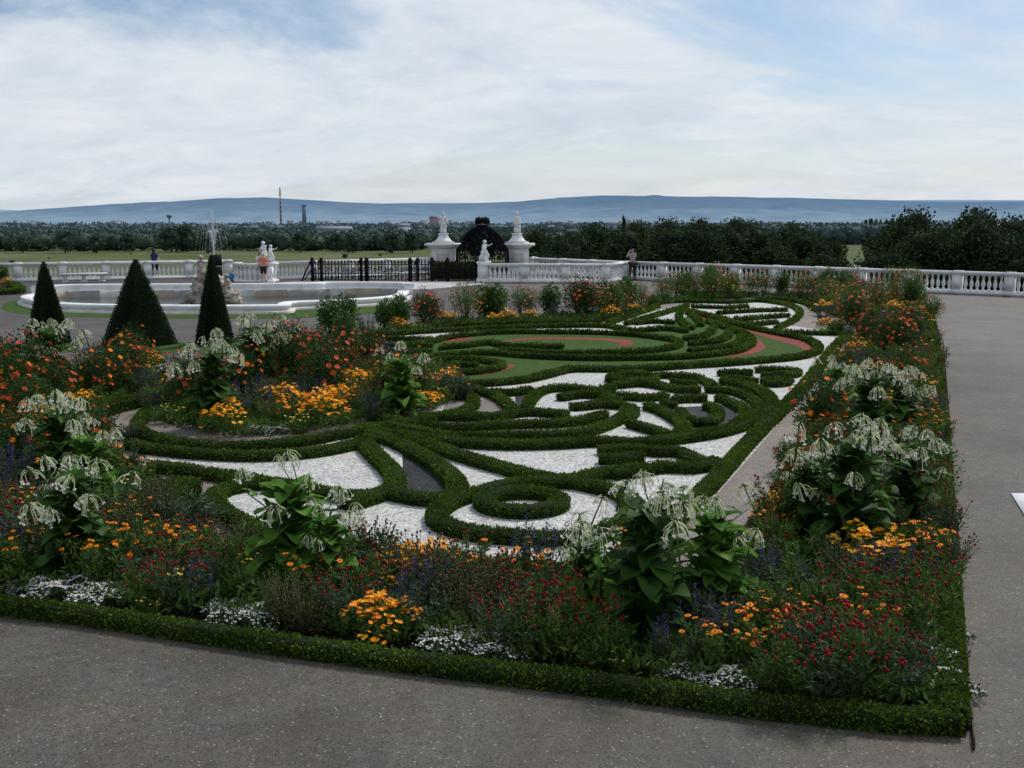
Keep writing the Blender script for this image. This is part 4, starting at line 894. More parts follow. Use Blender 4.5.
balustrade((6.2, 59.4), (1.35, 64.8), 'white balustrade rising back to the right hand gate pier', 2.2, 8, (False, True))
balustrade((-13.3, 58.6), (-5.6, 64.6), 'white balustrade seen behind the black iron railing', 2.2, 8)
# curved parapet next to the left cherub
t = thing('curved_parapet', 'curved white stone parapet beside the left cherub pillar', 'parapet', (-13.75, 57.2, 0))
def arcpts(r0, r1, a0, a1, n=16): return [(r1 * math.cos(a), r1 * math.sin(a)) for a in np.linspace(a0, a1, n)] + [(r0 * math.cos(a), r0 * math.sin(a)) for a in np.linspace(a1, a0, n)]
A0, A1 = math.radians(165), math.radians(335)
m_ = MB(); m_.prism(arcpts(.95, 1.35, A0, A1), 0, .16, 'stone_white'); m_.build('plinth', t)
m_ = MB(); m_.prism(arcpts(1.0, 1.30, A0, A1), .84, .93, 'stone_white'); m_.prism(arcpts(.93, 1.38, A0, A1), .932, 1.03, 'stone_white'); m_.build('rail', t)
m_ = MB(); m_.prism(arcpts(1.08, 1.14, A0, A1), .162, .838, 'stone_white'); m_.build('back_wall', t)
for a in np.linspace(A0 + .1, A1 - .12, 13): place(BAL, 'baluster', t, (1.22 * math.cos(a), 1.22 * math.sin(a), .172))

def pedestal(name, label, x, y, w_, h_, grp=None):
    t = thing(name, label, 'pillar', (x, y, 0), 0, grp)
    m_ = MB(); m_.box((0, 0, .09), (w_ * 1.3, w_ * 1.3, .18), 'stone_white'); m_.box((0, 0, .21), (w_ * 1.15, w_ * 1.15, .06), 'stone_white'); m_.build('base', t)
    m_ = MB(); m_.box((0, 0, .24 + (h_ - .40) / 2), (w_, w_, h_ - .40), 'stone_white')
    for s_ in (-1, 1):
        m_.box((s_ * (w_ / 2 + .008), 0, h_ * .52), (.016, w_ * .66, h_ * .42), 'stone_white'); m_.box((0, s_ * (w_ / 2 + .008), h_ * .52), (w_ * .66, .016, h_ * .42), 'stone_white')
    m_.build('shaft', t)
    m_ = MB(); m_.box((0, 0, h_ - .125), (w_ * 1.12, w_ * 1.12, .07), 'stone_white'); m_.box((0, 0, h_ - .04), (w_ * 1.28, w_ * 1.28, .08), 'stone_white'); m_.build('cap', t)
    return t
pedestal('stone_pillar', 'square white pillar carrying two cherubs beside the curved parapet', -13.0, 55.95, .58, 1.08)
pedestal('stone_pillar', 'square white pillar carrying the single cherub at the railing end', -1.52, 56.6, .60, 1.10)

# ------------------------------------------------------------------ bodies grown from a skeleton
def skin_mesh(verts, edges, mat, sub=2, extra=None, name='body'):
    me = bpy.data.meshes.new(name); me.from_pydata([v[0] for v in verts], edges, [])
    o = bpy.data.objects.new(name, me); COL.objects.link(o)
    md = o.modifiers.new('skin', 'SKIN'); md.use_smooth_shade = True
    for i, v in enumerate(verts):
        r_ = v[1]; me.skin_vertices[0].data[i].radius = (r_, r_) if not hasattr(r_, '__len__') else r_
        me.skin_vertices[0].data[i].use_root = (i == 0)
    sb = o.modifiers.new('sub', 'SUBSURF'); sb.levels = sub; sb.render_levels = sub
    dg = bpy.context.evaluated_depsgraph_get(); dg.update()
    out_ = bpy.data.meshes.new_from_object(o.evaluated_get(dg)); out_.name = name
    bpy.data.objects.remove(o); 
    bm = bmesh.new(); bm.from_mesh(out_)
    if extra: extra(bm)
    bm.to_mesh(out_); bm.free()
    out_.materials.clear(); out_.materials.append(M[mat])
    for p in out_.polygons: p.use_smooth = True
    return out_
def ball_bm(bm, c, r_, seg=8):
    g = bmesh.ops.create_uvsphere(bm, u_segments=seg, v_segments=6, radius=1)
    rr = r_ if hasattr(r_, '__len__') else (r_,) * 3
    for v in g['verts']: v.co = Vector((v.co.x * rr[0], v.co.y * rr[1], v.co.z * rr[2])) + Vector(c)
def skeleton(h=1.7, lean=0, arms=None, legs=None, fat=1.0, turn=0):
    """joints of a body facing +y. arms/legs: {'l':(elbow,wrist)}"""
    k = h / 1.7; J = {}
    hip = Vector((0, 0, .93 * k)); J['hip'] = hip
    ln = Vector((0, math.sin(lean), math.cos(lean)))
    J['waist'] = hip + ln * .15 * k; J['chest'] = hip + ln * .36 * k; J['neck'] = hip + ln * .52 * k; J['nape'] = hip + ln * .58 * k
    J['face'] = J['nape'] + Vector((0, .02, .07 * k)); J['crown'] = J['face'] + Vector((0, 0, .09 * k))
    for s_, q in (('l', -1), ('r', 1)):
        J['sh' + s_] = hip + ln * .47 * k + Vector((q * .17 * k, 0, 0))
        e, w_ = (arms or {}).get(s_, ((q * .24, .02, 1.12), (q * .25, .12, .88)))
        J['el' + s_] = Vector(e) * k; J['wr' + s_] = Vector(w_) * k
        hd = (J['wr' + s_] - J['el' + s_]).normalized(); J['ha' + s_] = J['wr' + s_] + hd * .08 * k
        sdv = hd.orthogonal().normalized()
        for f, (o_, l_) in enumerate(((-.03, .075), (-.01, .085), (.01, .082), (.03, .065))):
            J['f%d%s' % (f, s_)] = J['ha' + s_] + hd * l_ * k + sdv * o_ * k
        J['th' + s_] = J['wr' + s_] + hd * .05 * k + sdv * -.06 * k
        J['hj' + s_] = hip + Vector((q * .09 * k, 0, -.05 * k))
        kn, an = (legs or {}).get(s_, ((q * .10, .02, .48), (q * .10, -.02, .08)))
        J['kn' + s_] = Vector(kn) * k; J['an' + s_] = Vector(an) * k; J['to' + s_] = Vector(an) * k + Vector((q * .02, .15, -.045)) * k
    return J, k
def body_mesh(J, k, mat, fat=1.0):
    names = ['hip', 'waist', 'chest', 'neck', 'nape', 'face', 'crown']; rad = dict(hip=.135 * fat, waist=.115 * fat, chest=.14 * fat, neck=.075, nape=.052, face=.088, crown=.070)
    ed = [('hip', 'waist'), ('waist', 'chest'), ('chest', 'neck'), ('neck', 'nape'), ('nape', 'face'), ('face', 'crown')]
    for s_ in 'lr':
        for a, r_ in (('sh', .062 * fat), ('el', .042), ('wr', .028), ('ha', .034), ('hj', .095 * fat), ('kn', .058), ('an', .038), ('to', .036), ('f0', .009), ('f1', .009), ('f2', .009), ('f3', .008), ('th', .011)): names.append(a + s_); rad[a + s_] = r_
        ed += [('chest', 'sh' + s_), ('sh' + s_, 'el' + s_), ('el' + s_, 'wr' + s_), ('wr' + s_, 'ha' + s_), ('hip', 'hj' + s_), ('hj' + s_, 'kn' + s_), ('kn' + s_, 'an' + s_), ('an' + s_, 'to' + s_), ('wr' + s_, 'th' + s_)] + [('ha' + s_, 'f%d%s' % (f, s_)) for f in range(4)]
    ix = {n: i for i, n in enumerate(names)}
    def ex(bm):
        f = J['face']
        ball_bm(bm, f + Vector((0, .090, -.005)) * k, (.013 * k, .020 * k, .022 * k)); ball_bm(bm, f + Vector((0, .078, -.055)) * k, (.024 * k, .014 * k, .007 * k))
        for q in (-1, 1):
            ball_bm(bm, f + Vector((q * .086, 0, 0)) * k, (.012 * k, .022 * k, .032 * k)); ball_bm(bm, f + Vector((q * .032, .078, .018)) * k, .012 * k)
    return skin_mesh([(J[n], rad[n] * k) for n in names], [(ix[a], ix[b_]) for a, b_ in ed], mat, extra=ex)
def cloth_mesh(J, k, segs, mat, name):
    """segs: list of (jointA, jointB, rA, rB, t0, t1); first entry roots the garment"""
    V = []; E = []; ix = {}
    def vert(key, p, r_):
        if key not in ix: ix[key] = len(V); V.append((p, r_ * k))
        return ix[key]
    for a, b_, ra, rb, t1 in segs:
        i = vert(a, J[a], ra); p = J[a].lerp(J[b_], t1); j = vert(b_ if t1 >= .99 else b_ + '_', p, rb); E.append((i, j))
    return skin_mesh(V, E, mat, name=name)
def hair_mesh(J, k, mat, long=False, bald=False):
    def nothing(bm): pass
    f = J['face'] + (J['crown'] - J['face']) * .45
    m_ = MB(); m_.ball(tuple(f + Vector((0, -.015, .018 if not bald else -.005)) * k), (.098 * k, .105 * k, .092 * k if not bald else .07 * k), mat, 12, 8, .12)
    if long: m_.ball(tuple(J['nape'] + Vector((0, -.06, .01)) * k), (.085 * k, .06 * k, .14 * k), mat, 10, 7, .15)
    return m_.mesh('hair', True)
def shoes(J, k, t, mat='leather'):
    for s_ in 'lr':
        m_ = MB(); a = J['an' + s_]; b_ = J['to' + s_]; c = (a + b_) / 2
        d = b_ - a; rz = math.atan2(d.y, d.x) - PI / 2
        m_.ball((0, 0, 0), (.052 * k, .15 * k, .05 * k), mat, 10, 6); o = m_.build('shoe', t, True, loc=(c.x, c.y, c.z - .005), rz=rz)
SH = .075; 
def person(label, loc, rz, h, sk, top, bottom, hair, trousers=True, long_hair=False, bald=False, skirt=False, sleeves=.55):
    J, k = sk
    t = thing('person', label, 'person', loc, rz)
    place(body_mesh(J, k, 'skin'), 'body', t)
    place(cloth_mesh(J, k, [('chest', 'waist', .160, .132, 1), ('waist', 'hip', .132, .150, 1), ('chest', 'neck', .160, .090, .9), ('chest', 'shl', .16, .078, 1), ('chest', 'shr', .16, .078, 1), ('shl', 'ell', .078, .062, sleeves), ('shr', 'elr', .078, .062, sleeves)], top, 'shirt'), 'shirt', t)
    if skirt:
        m_ = MB(); z = J['hip'].z; m_.lathe([(.15 * k, z + .10 * k), (.19 * k, z - .05 * k), (.22 * k, z - .22 * k), (.235 * k, z - .42 * k), (.20 * k, z - .42 * k)], bottom, seg=18, sy=.8); m_.build('skirt', t, True)
    else:
        q = .93 if trousers else .9
        sg = [('hip', 'hjl', .158, .112, 1), ('hip', 'hjr', .158, .112, 1), ('hjl', 'knl', .112, .082, 1 if trousers else .85), ('hjr', 'knr', .112, .082, 1 if trousers else .85)]
        if trousers: sg += [('knl', 'anl', .082, .066, .92), ('knr', 'anr', .082, .066, .92)]
        place(cloth_mesh(J, k, sg, bottom, 'trousers' if trousers else 'shorts'), 'trousers' if trousers else 'shorts', t)
    place(hair_mesh(J, k, hair, long_hair, bald), 'hair', t); shoes(J, k, t)
    return t
p_man = at(631, 279.6)
person('man in mauve shirt and dark trousers photographing over the balustrade', (p_man.x, p_man.y - .55, 0), .25, 1.72,
       skeleton(1.74, -.03, {'l': ((-.27, .20, 1.24), (-.09, .30, 1.50)), 'r': ((.27, .20, 1.24), (.09, .30, 1.50))}, {'l': ((-.11, 0, .48), (-.14, -.02, .08)), 'r': ((.11, 0, .48), (.13, -.02, .08))}), 'cloth_mauve', 'cloth_dark', 'hair_grey', True, bald=True)
cmr = MB(); cmr.box((0, 0, 0), (.12, .05, .08), 'iron'); cmr.lathe([(.03, 0), (.03, .05)], 'iron', (0, 0, 0), 10)
o = cmr.build('camera_held', loc=(p_man.x - .08, p_man.y - .20, 1.56), rz=.25); tag(o, 'small dark camera held up by the man in mauve', 'camera')
person('person in navy top and black skirt looking out at the left balustrade', (at(157, 278.5).x, at(157, 278.5).y - .3, 0), -.25, 1.6,
       skeleton(1.66, .02, {'r': ((.26, .10, 1.12), (.22, .28, 1.02))}), 'cloth_blue', 'cloth_black', 'hair_dark', False, True, skirt=True)
person('woman in orange top and black shorts walking beside the left cherub pillar', (at(264, 284.2).x, at(264, 284.2).y, 0), .15, 1.6,
       skeleton(1.62, .12, {'l': ((-.24, .02, 1.12), (-.27, .14, .90)), 'r': ((.25, .05, 1.14), (.22, .22, .98))}, {'l': ((-.10, .12, .50), (-.10, .10, .08)), 'r': ((.10, .02, .47), (.12, -.26, .22))}), 'cloth_orange', 'cloth_black', 'hair_blond', False)
person('person in white top leaning on the curved parapet', (-13.9, 58.1, 0), PI + .5, 1.55,
       skeleton(1.58, .35, {'l': ((-.26, .36, 1.08), (-.10, .52, 1.06)), 'r': ((.26, .36, 1.08), (.12, .52, 1.06))}), 'cloth_white', 'cloth_dark', 'hair_brown', True, True)
# dark board and blue bag
t = thing('display_board', 'tall black display board leaning behind the fountain rocks', 'board', (at(226, 279).x, 58.0, 0), .2)
m_ = MB(); m_.box((0, 0, 1.12), (.50, .06, .62), 'cloth_black'); m_.build('upper_panel', t); m_ = MB(); m_.box((.05, .01, .42), (.40, .05, .68), 'cloth_black'); m_.build('lower_panel', t)
m_ = MB(); m_.box((.02, .01, .785), (.48, .05, .03), 'stone_white'); m_.build('cross_bar', t)
for q in (-.18, .22): m_ = MB(); m_.box((q, .12, .5), (.03, .03, 1.0), 'iron'); m_.build('leg', t)
m_ = MB(); m_.ball((0, 0, .20), (.34, .26, .22), 'blue_bag', 14, 9, .35); m_.tube([(-.1, 0, .38), (0, 0, .5), (.1, 0, .38)], .015, 'blue_bag')
o = m_.build('bag', smooth=True, loc=(at(231, 281.5).x, at(231, 281.5).y, 0)); tag(o, 'soft bright blue bag on the ground by the black board', 'bag')

# statues
def statue(name, label, loc, rz, J, k, sc, extras, grp=None, ped=None):
    t = thing(name, label, 'statue', loc, rz, grp, 1)
    if ped: ped(t)
    o = place(body_mesh(J, k, 'stone_white', 1.12), 'figure', t, (0, 0, 0) if not ped else (0, 0, ped.h), 0, sc)
    m_ = MB(); extras(m_); 
    if m_.n: m_.build('drapery', o, True)
    return t
def ped_concave(h_):
    def f(t):
        m_ = MB(); m_.box((0, 0, .05), (1.15, 1.15, .10), 'stone_white'); m_.lathe([(.62, .10), (.50, .18), (.36, .34), (.27, h_ - .1), (.33, h_ - .04), (.33, h_)], 'stone_white', seg=4 * 4); m_.build('pedestal', t, False)
    f.h = h_; return f
def drape(m_):
    m_.ball((0, .02, .78), (.24, .22, .20), 'stone_white', 12, 8, .5); m_.ball((-.12, -.06, .5), (.17, .17, .38), 'stone_white', 12, 8, .5); m_.ball((.12, .02, .45), (.15, .15, .36), 'stone_white', 12, 8, .5)
    m_.ball((0, -.08, .2), (.30, .26, .22), 'stone_white', 12, 8, .5); m_.tube([(.2, 0, 1.3), (.3, -.1, 1.0), (.22, -.15, .6)], [.05, .09, .06], 'stone_white', 6)
def helmet(m_):
    drape(m_); m_.lathe([(.12, 1.62), (.13, 1.70), (.09, 1.80), (.03, 1.86)], 'stone_white', (0, .02, 0), 10); m_.tube([(0, -.14, 1.7), (0, -.05, 1.9), (0, .08, 1.88), (0, .12, 1.95)], [.03, .05, .05, .02], 'stone_white', 6)
    m_.ball((-.28, .06, 1.0), (.06, .24, .28), 'stone_white', 12, 8)
J1 = skeleton(1.7, 0, {'l': ((-.34, .05, 1.25), (-.42, .12, 1.02)), 'r': ((.36, .06, 1.30), (.50, .12, 1.42))}, {'l': ((-.14, .1, .48), (-.12, .0, .08)), 'r': ((.14, .0, .48), (.2, -.06, .08))})
J2 = skeleton(1.7, 0, {'l': ((-.35, .05, 1.22), (-.22, .22, 1.08)), 'r': ((.36, .02, 1.20), (.32, .12, .96))}, {'l': ((-.14, .06, .48), (-.16, -.04, .08)), 'r': ((.12, .1, .48), (.12, .04, .08))})
GY = 66.0; GX = (-4.27, .32)
for i, (x, J) in enumerate(((GX[0], J1), (GX[1], J2))):
    side = 'left' if i == 0 else 'right'
    t = thing('gate_pier', 'massive white stone gate pier %s of the black iron gate' % side, 'pier', (x, GY, 0), 0, 'white stone gate piers')
    H_ = 1.86
    m_ = MB(); m_.box((0, 0, .14), (2.0, 1.9, .28), 'stone_white'); m_.box((0, 0, .33), (1.84, 1.74, .10), 'stone_white'); m_.build('base', t)
    m_ = MB(); m_.box((0, 0, .38 + .60), (1.42, 1.4, 1.20), 'stone_white'); m_.box((0, -.712, .95), (.98, .024, .80), 'stone_white'); m_.box((0, -.73, .95), (.8, .02, .62), 'stone_aged'); m_.box((-.72, 0, .95), (.03, .98, .80), 'stone_white'); m_.box((.72, 0, .95), (.03, .98, .80), 'stone_white'); m_.build('shaft', t)
    m_ = MB(); m_.box((0, 0, 1.62), (1.62, 1.6, .08), 'stone_white'); m_.box((0, 0, 1.70), (1.84, 1.8, .075), 'stone_white'); m_.box((0, 0, 1.80), (2.2, 2.1, .12), 'stone_white'); m_.build('cap', t)
    sx_ = -1 if i == 0 else 1; m_ = MB()
    sc_ = [(sx_ * (.98 + .26 * math.exp(-.16 * a) * math.cos(a)), 0, .78 + .26 * math.exp(-.16 * a) * math.sin(a)) for a in np.linspace(0, 12, 40)]
    m_.tube(sc_, .07, 'stone_white', 8); m_.box((sx_ * .92, 0, .58), (.34, 1.1, .4), 'stone_white'); m_.ball((sx_ * 1.1, -.2, .8), (.25, .3, .22), 'stone_white', 12, 8, .4); m_.build('volute', t, True)
    statue('trophy_statue', 'white statue of a draped armed figure on the %s gate pier' % side, (x, GY, H_ + .004), PI + (.3 if i == 0 else -.3), J[0], J[1], .70, helmet, 'statues on the gate piers', ped_concave(.62))
# cherubs: child proportions, bigger head, bent knees
def cherub(h, arms, legs):
    J, k = skeleton(h, .1, arms, legs); return J, k
Jc, kc = cherub(1.7, {'l': ((-.32, .20, 1.30), (-.46, .36, 1.42)), 'r': ((.28, .16, 1.12), (.18, .34, 1.0))}, {'l': ((-.16, .30, .72), (-.20, .10, .30)), 'r': ((.16, .26, .62), (.2, -.02, .2))})
def curls(m_):
    m_.ball((0, .09, 1.64), (.15, .15, .15), 'stone_white', 12, 8, .6); m_.ball((0, .02, 1.15), (.22, .19, .26), 'stone_white', 12, 8, .3); m_.ball((0, 0, .80), (.27, .25, .24), 'stone_white', 12, 8, .4)
    m_.ball((0, -.05, .36), (.38, .34, .38), 'stone_white', 12, 8, .6); m_.ball((-.2, .2, .5), (.13, .2, .24), 'stone_white', 10, 7, .4)
statue('cherub_statue', 'white kneeling cherub statue on the pillar before the iron gate', (-1.5, 56.6, 1.10), PI + .9, Jc, kc, .64, curls)
statue('cherub_statue', 'left of the two white cherubs on the pillar by the curved parapet', (-13.12, 55.95, 1.08), PI - .3, Jc, kc, .62, curls)
statue('cherub_statue', 'right and lower of the two white cherubs by the curved parapet', (-12.78, 55.95, 1.08), PI + .8, Jc, kc, .52, curls)

# ------------------------------------------------------------------ iron gate and railing
def spiral(cx_, cz, r_, turns, a0, sgn=1, n=26): return [(cx_ + r_ * math.exp(-.22 * q) * math.cos(a0 + sgn * q), 0, cz + r_ * math.exp(-.22 * q) * math.sin(a0 + sgn * q)) for q in np.linspace(0, turns * 2 * PI, n)]
t = thing('iron_gate', 'tall black wrought iron gate with arched scrollwork and crown', 'gate', (-1.80, 64.4, 0))
m_ = MB()
arch = [(-1.55, 0, 0), (-1.55, 0, 1.1), (-1.50, 0, 1.55), (-1.25, 0, 1.85), (-1.18, 0, 2.15), (-.85, 0, 2.55), (-.45, 0, 2.82), (0, 0, 2.92), (.45, 0, 2.82), (.85, 0, 2.55), (1.18, 0, 2.15), (1.25, 0, 1.85), (1.50, 0, 1.55), (1.55, 0, 1.1), (1.55, 0, 0)]
m_.tube(arch, .09, 'iron', 6); m_.tube([(q[0] * .9, 0, q[2] * .95) for q in arch], .05, 'iron', 5)
for z in (.12, .95, 1.25): m_.box((0, 0, z), (3.1, .06, .05), 'iron')
m_.build('frame', t)
def top_of(x): return np.interp(abs(x), [0, .45, .85, 1.18, 1.25, 1.5, 1.55], [2.86, 2.78, 2.5, 2.1, 1.82, 1.5, 1.1])
for sgn in (-1, 1):
    m_ = MB()
    for k in range(9): x = sgn * (.08 + k * .165); m_.box((x, 0, top_of(x) / 2), (.05, .05, top_of(x)), 'iron')
    for zz in np.arange(.25, .9, .22):
        for k in range(8): m_.tube([(sgn * (.165 + k * .165) + a[0] * .0 + .055 * math.cos(b_), 0, zz + .09 * math.sin(b_)) for b_ in np.linspace(0, 2 * PI, 9) for a in [(0,)]], .022, 'iron', 4)
    m_.build('gate_leaf', t)
    m_ = MB(); random.seed(5)
    for k in range(105):
        x = sgn * rnd(.05, 1.4); z = rnd(1.0, 2.75)
        if z > top_of(x) - .1: continue
        r_ = rnd(.12, .24); m_.tube(spiral(x, z, r_, rnd(1.1, 1.7), rnd(0, 6), random.choice((-1, 1))), [.036 - .0008 * q for q in range(26)], 'iron', 4)
        m_.leaves([(x, 0, z)] * 3, [(rnd(-1, 1), rnd(-.2, .2), rnd(-1, 1)) for _ in range(3)], .20, .09, 'iron')
    m_.build('scrollwork', t)
m_ = MB()
for sgn in (-1, 1):
    m_.ball((sgn * .20, 0, 3.24), (.24, .16, .20), 'iron', 12, 8, .2); m_.tube([(sgn * .3, 0, 2.95), (sgn * .42, 0, 3.15), (sgn * .38, 0, 3.38), (sgn * .18, 0, 3.46), (0, 0, 3.34)], .05, 'iron')
m_.lathe([(.33, 2.88), (.36, 2.95), (.30, 3.02)], 'iron', seg=14, sy=.5); m_.box((0, 0, 3.42), (.03, .03, .2), 'iron'); m_.box((0, 0, 3.45), (.12, .03, .03), 'iron'); m_.ball((0, 0, 3.3), .06, 'iron', 8, 6)
m_.build('crown', t, True)
# black railing round the stair in front of the gate
t = thing('iron_railing', 'black wrought iron railing with leafy posts along the white paving', 'railing', (-11.06, 57.7, 0), math.atan2(57.0 - 57.7, 9.2))
LR = 9.25
m_ = MB()
for z in (.08, .42, .92): m_.box((LR / 2, 0, z), (LR, .05, .045), 'iron')
m_.build('rails', t)
post_x = [.15, .65, 2.85, 3.15, 5.55, 5.95, 6.75, 7.6, 9.15]
for x in post_x:
    m_ = MB(); m_.box((x, 0, .55), (.15, .12, 1.1), 'iron'); m_.ball((x, 0, 1.17), (.10, .10, .13), 'iron', 8, 6, .4)
    m_.leaves([(x, 0, 1.0)] * 12, [(rnd(-1, 1), rnd(-1, 1), rnd(-.2, 1)) for _ in range(12)], .22, .10, 'iron'); m_.build('post', t)
for k in range(50):
    x = .12 + k * (LR - .24) / 49
    m_ = MB(); m_.box((x, 0, .52), (.04, .04, 1.0), 'iron'); m_.ball((x, 0, 1.05), (.05, .05, .09), 'iron', 6, 4); m_.build('bar', t)
m_ = MB()
for k in range(30):
    x = .3 + k * .30
    for z, r_ in ((.24, .12), (.66, .14)):
        m_.tube(spiral(x, z, r_, 1.1, rnd(0, 6), 1, 16), .026, 'iron', 4)
m_.build('scrollwork', t)
m_ = MB(); m_.tube([(-.45, 0, 0), (-.30, 0, .35), (-.12, 0, .75), (.1, 0, 1.0)], [.05, .05, .045, .04], 'iron', 6); m_.tube([(-.3, 0, .05), (-.1, 0, .4), (.1, 0, .6)], .03, 'iron', 5); m_.build('end_scroll', t)
# denser leaf of the railing towards the gate pillar, with the stair hedge behind
t = thing('iron_side_gate', 'dense black iron panel between the railing and the single cherub pillar', 'gate', (-3.05, 57.35, 0))
m_ = MB()
for z in (.06, .5, .97): m_.box((.0, 0, z), (2.0, .05, .06), 'iron')
m_.build('frame', t)
for k in range(17): m_ = MB(); m_.box((-.96 + k * .12, 0, .5), (.04, .03, .92), 'iron'); m_.build('bar', t)
m_ = MB()
for k in range(10):
    for z in (.28, .72): m_.tube(spiral(-.9 + k * .2, .0 + z, .12, 1.2, rnd(0, 6), 1, 14), .016, 'iron', 4)
m_.build('scrollwork', t)
pth = np.array([(-4.6, 60.2), (-3.0, 60.2), (-1.3, 60.2)]); mb = MB(); hedge_mesh(mb, spline(pth, .2), .8, .92, cover=1.0)
tag(mb.build('clipped_hedge'), 'green clipped hedge showing through the bars below the iron gate', 'hedge')

# ------------------------------------------------------------------ benches
def bench(label, x, y, rz, L, grp='white stone benches by the balustrade'):
    t = thing('stone_bench', label, 'bench', (x, y, 0), rz, grp)
    m_ = MB(); m_.box((0, 0, .455), (L, .46, .07), 'stone_white'); m_.box((0, 0, .41), (L - .12, .36, .022), 'stone_white'); m_.build('seat', t)
    for q in (-L / 2 + .28, 0, L / 2 - .28):
        m_ = MB(); m_.box((q, 0, .05), (.34, .36, .10), 'stone_aged'); m_.box((q, 0, .22), (.20, .28, .24), 'stone_aged'); m_.box((q, 0, .37), (.32, .34, .06), 'stone_aged'); m_.build('support', t)
b1 = at(897, 294.0); bench('white stone bench on three supports before the right balustrade', b1.x, b1.y, math.atan2(rd.y, rd.x), 2.55)
b2 = at(84, 282.3); bench('white stone bench on three supports before the left balustrade', b2.x, b2.y, math.atan2(-ld.y, -ld.x), 2.4)

# ------------------------------------------------------------------ fountain
base = [(24, 303), (40, 309), (80, 312.5), (180, 314), (280, 313.5), (292, 310), (340, 308), (392, 304), (406, 299.5), (398, 296), (330, 295.5), (300, 297), (120, 298), (60, 299)]
fp = spline([at(x, y) for x, y in base], .35, True)
cF = fp.mean(0); fp = fp - cF
if sum(fp[i][0] * fp[(i + 1) % len(fp)][1] - fp[(i + 1) % len(fp)][0] * fp[i][1] for i in range(len(fp))) < 0: fp = fp[::-1]
t = thing('fountain', 'large low white stone fountain basin with moulded lobed rim', 'fountain', (cF[0], cF[1], 0))
nF = len(fp); tg = np.roll(fp, -1, 0) - np.roll(fp, 1, 0); tg /= np.linalg.norm(tg, axis=1, keepdims=True); nn_ = np.c_[tg[:, 1], -tg[:, 0]]
def ring_sweep(prof, mat, name, par):
    m_ = MB(); k = len(prof); V = [(fp[i][0] + nn_[i][0] * a, fp[i][1] + nn_[i][1] * a, z) for i in range(nF) for a, z in prof]
    F = [(i * k + q, ((i + 1) % nF) * k + q, ((i + 1) % nF) * k + q + 1, i * k + q + 1) for i in range(nF) for q in range(k - 1)]
    m_.add(V, F, mat); return m_.build(name, par)
ring_sweep([(.22, -.02), (.22, .07), (.18, .10), (.02, .10), (.0, .145)], 'stone_aged', 'step', t)
ring_sweep([(.0, .143), (.02, .17), (.09, .21), (.09, .28), (.05, .31), (-.28, .315), (-.38, .30), (-.40, .24), (-.36, .20)], 'stone_white', 'coping', t)
ring_sweep([(-.359, .21), (-.359, -.02)], 'panel_grey', 'inner_wall', t)
m_ = MB(); pl = [(fp[i][0] - nn_[i][0] * .38, fp[i][1] - nn_[i][1] * .38) for i in range(nF)]; bm = bmesh.new()
f = bm.faces.new([bm.verts.new((a, b_, .06)) for a, b_ in pl]); f.normal_update()
if f.normal.z < 0: f.normal_flip()
me = bpy.data.meshes.new('water'); bmesh.ops.triangulate(bm, faces=[f]); bm.to_mesh(me); bm.free(); me.materials.append(M['water']); place(me, 'water', t)
ix = [i for i in range(nF) if nn_[i][1] > .15 and fp[i][1] > 0]
ix = sorted(ix, key=lambda i: fp[i][0])
def back_sweep(prof, mat, name, sel=None):
    q_ = sel or ix; m_ = MB(); k = len(prof); V = [(fp[i][0] + nn_[i][0] * a, fp[i][1] + nn_[i][1] * a, z) for i in q_ for a, z in prof]
    F = [(i * k + q, i * k + q + 1, (i + 1) * k + q + 1, (i + 1) * k + q) for i in range(len(q_) - 1) for q in range(k - 1)] + [tuple(range(k)), tuple((len(q_) - 1) * k + q for q in range(k))[::-1]]
    m_.add(V, F, mat); return m_.build(name, t)
back_sweep([(.26, .0), (.26, .40), (.30, .44), (.30, .56), (.24, .60), (-.12, .61), (-.16, .57), (-.16, .48), (-.12, .42), (-.12, .34), (-.30, .325)], 'stone_white', 'back_coping')
for k in range(0, len(ix) - 4, 4):
    back_sweep([(-.40, .02), (-.40, .34), (-.31, .345)], ['panel_ochre', 'panel_grey', 'stone_aged'][(k // 4) % 3], 'wall_panel', ix[k:k + 5])
# rock group
rc = at(212, 305); t = thing('fountain_rockwork', 'rough beige rock pile with reclining figures in the fountain', 'sculpture', (rc.x, rc.y + .3, 0))
m_ = MB(); random.seed(3)
for k in range(70):
    a = rnd(-1.5, 1.4); hgt = max(.15, 1.25 * (1 - abs(a + .1) / 1.5)); z = rnd(0, hgt); s_ = rnd(.11, .27)
    m_.ball((a * .72, rnd(-.4, .4), z), (s_ * .95, s_, s_ * .9), 'rock_tufa', 14, 10, 1.1)
m_.build('rocks', t)
for (x, y, z, rz, s_, nm) in ((-.42, -.1, .95, PI + .3, .62, 0), (.62, -.15, .35, PI - .8, .55, 1)):
    o = place(body_mesh(Jc, kc, 'rock_tufa', 1.2), 'figure', t, (x, y, z - .12), rz, s_); m_ = MB(); curls(m_); m_.mats = ['rock_tufa']; m_.build('drapery', o, True)
t = thing('water_jet', 'fine white water jet rising from the fountain rocks', 'water', (at(216, 303).x, at(216, 303).y, 0))
m_ = MB(); P_ = []; random.seed(9)
for k in range(16):
    a = 2 * PI * k / 16; v0 = 5.0 if k % 2 else 4.2; vr = .7 if k % 2 else .42
    for j in range(70):
        tt = j / 69 * (v0 / 9.8 * 2.0); P_.append((math.cos(a) * vr * tt + rnd(-.012, .012), math.sin(a) * vr * tt + rnd(-.012, .012), 1.95 + v0 * tt - 4.9 * tt * tt))
for j in range(420): q = rnd(0, 1); P_.append((rnd(-.02, .02) * (1 + 2 * q), rnd(-.02, .02), 1.9 + 1.75 * q))
P_ = np.array(P_); P_ = P_[P_[:, 2] > 1.3]
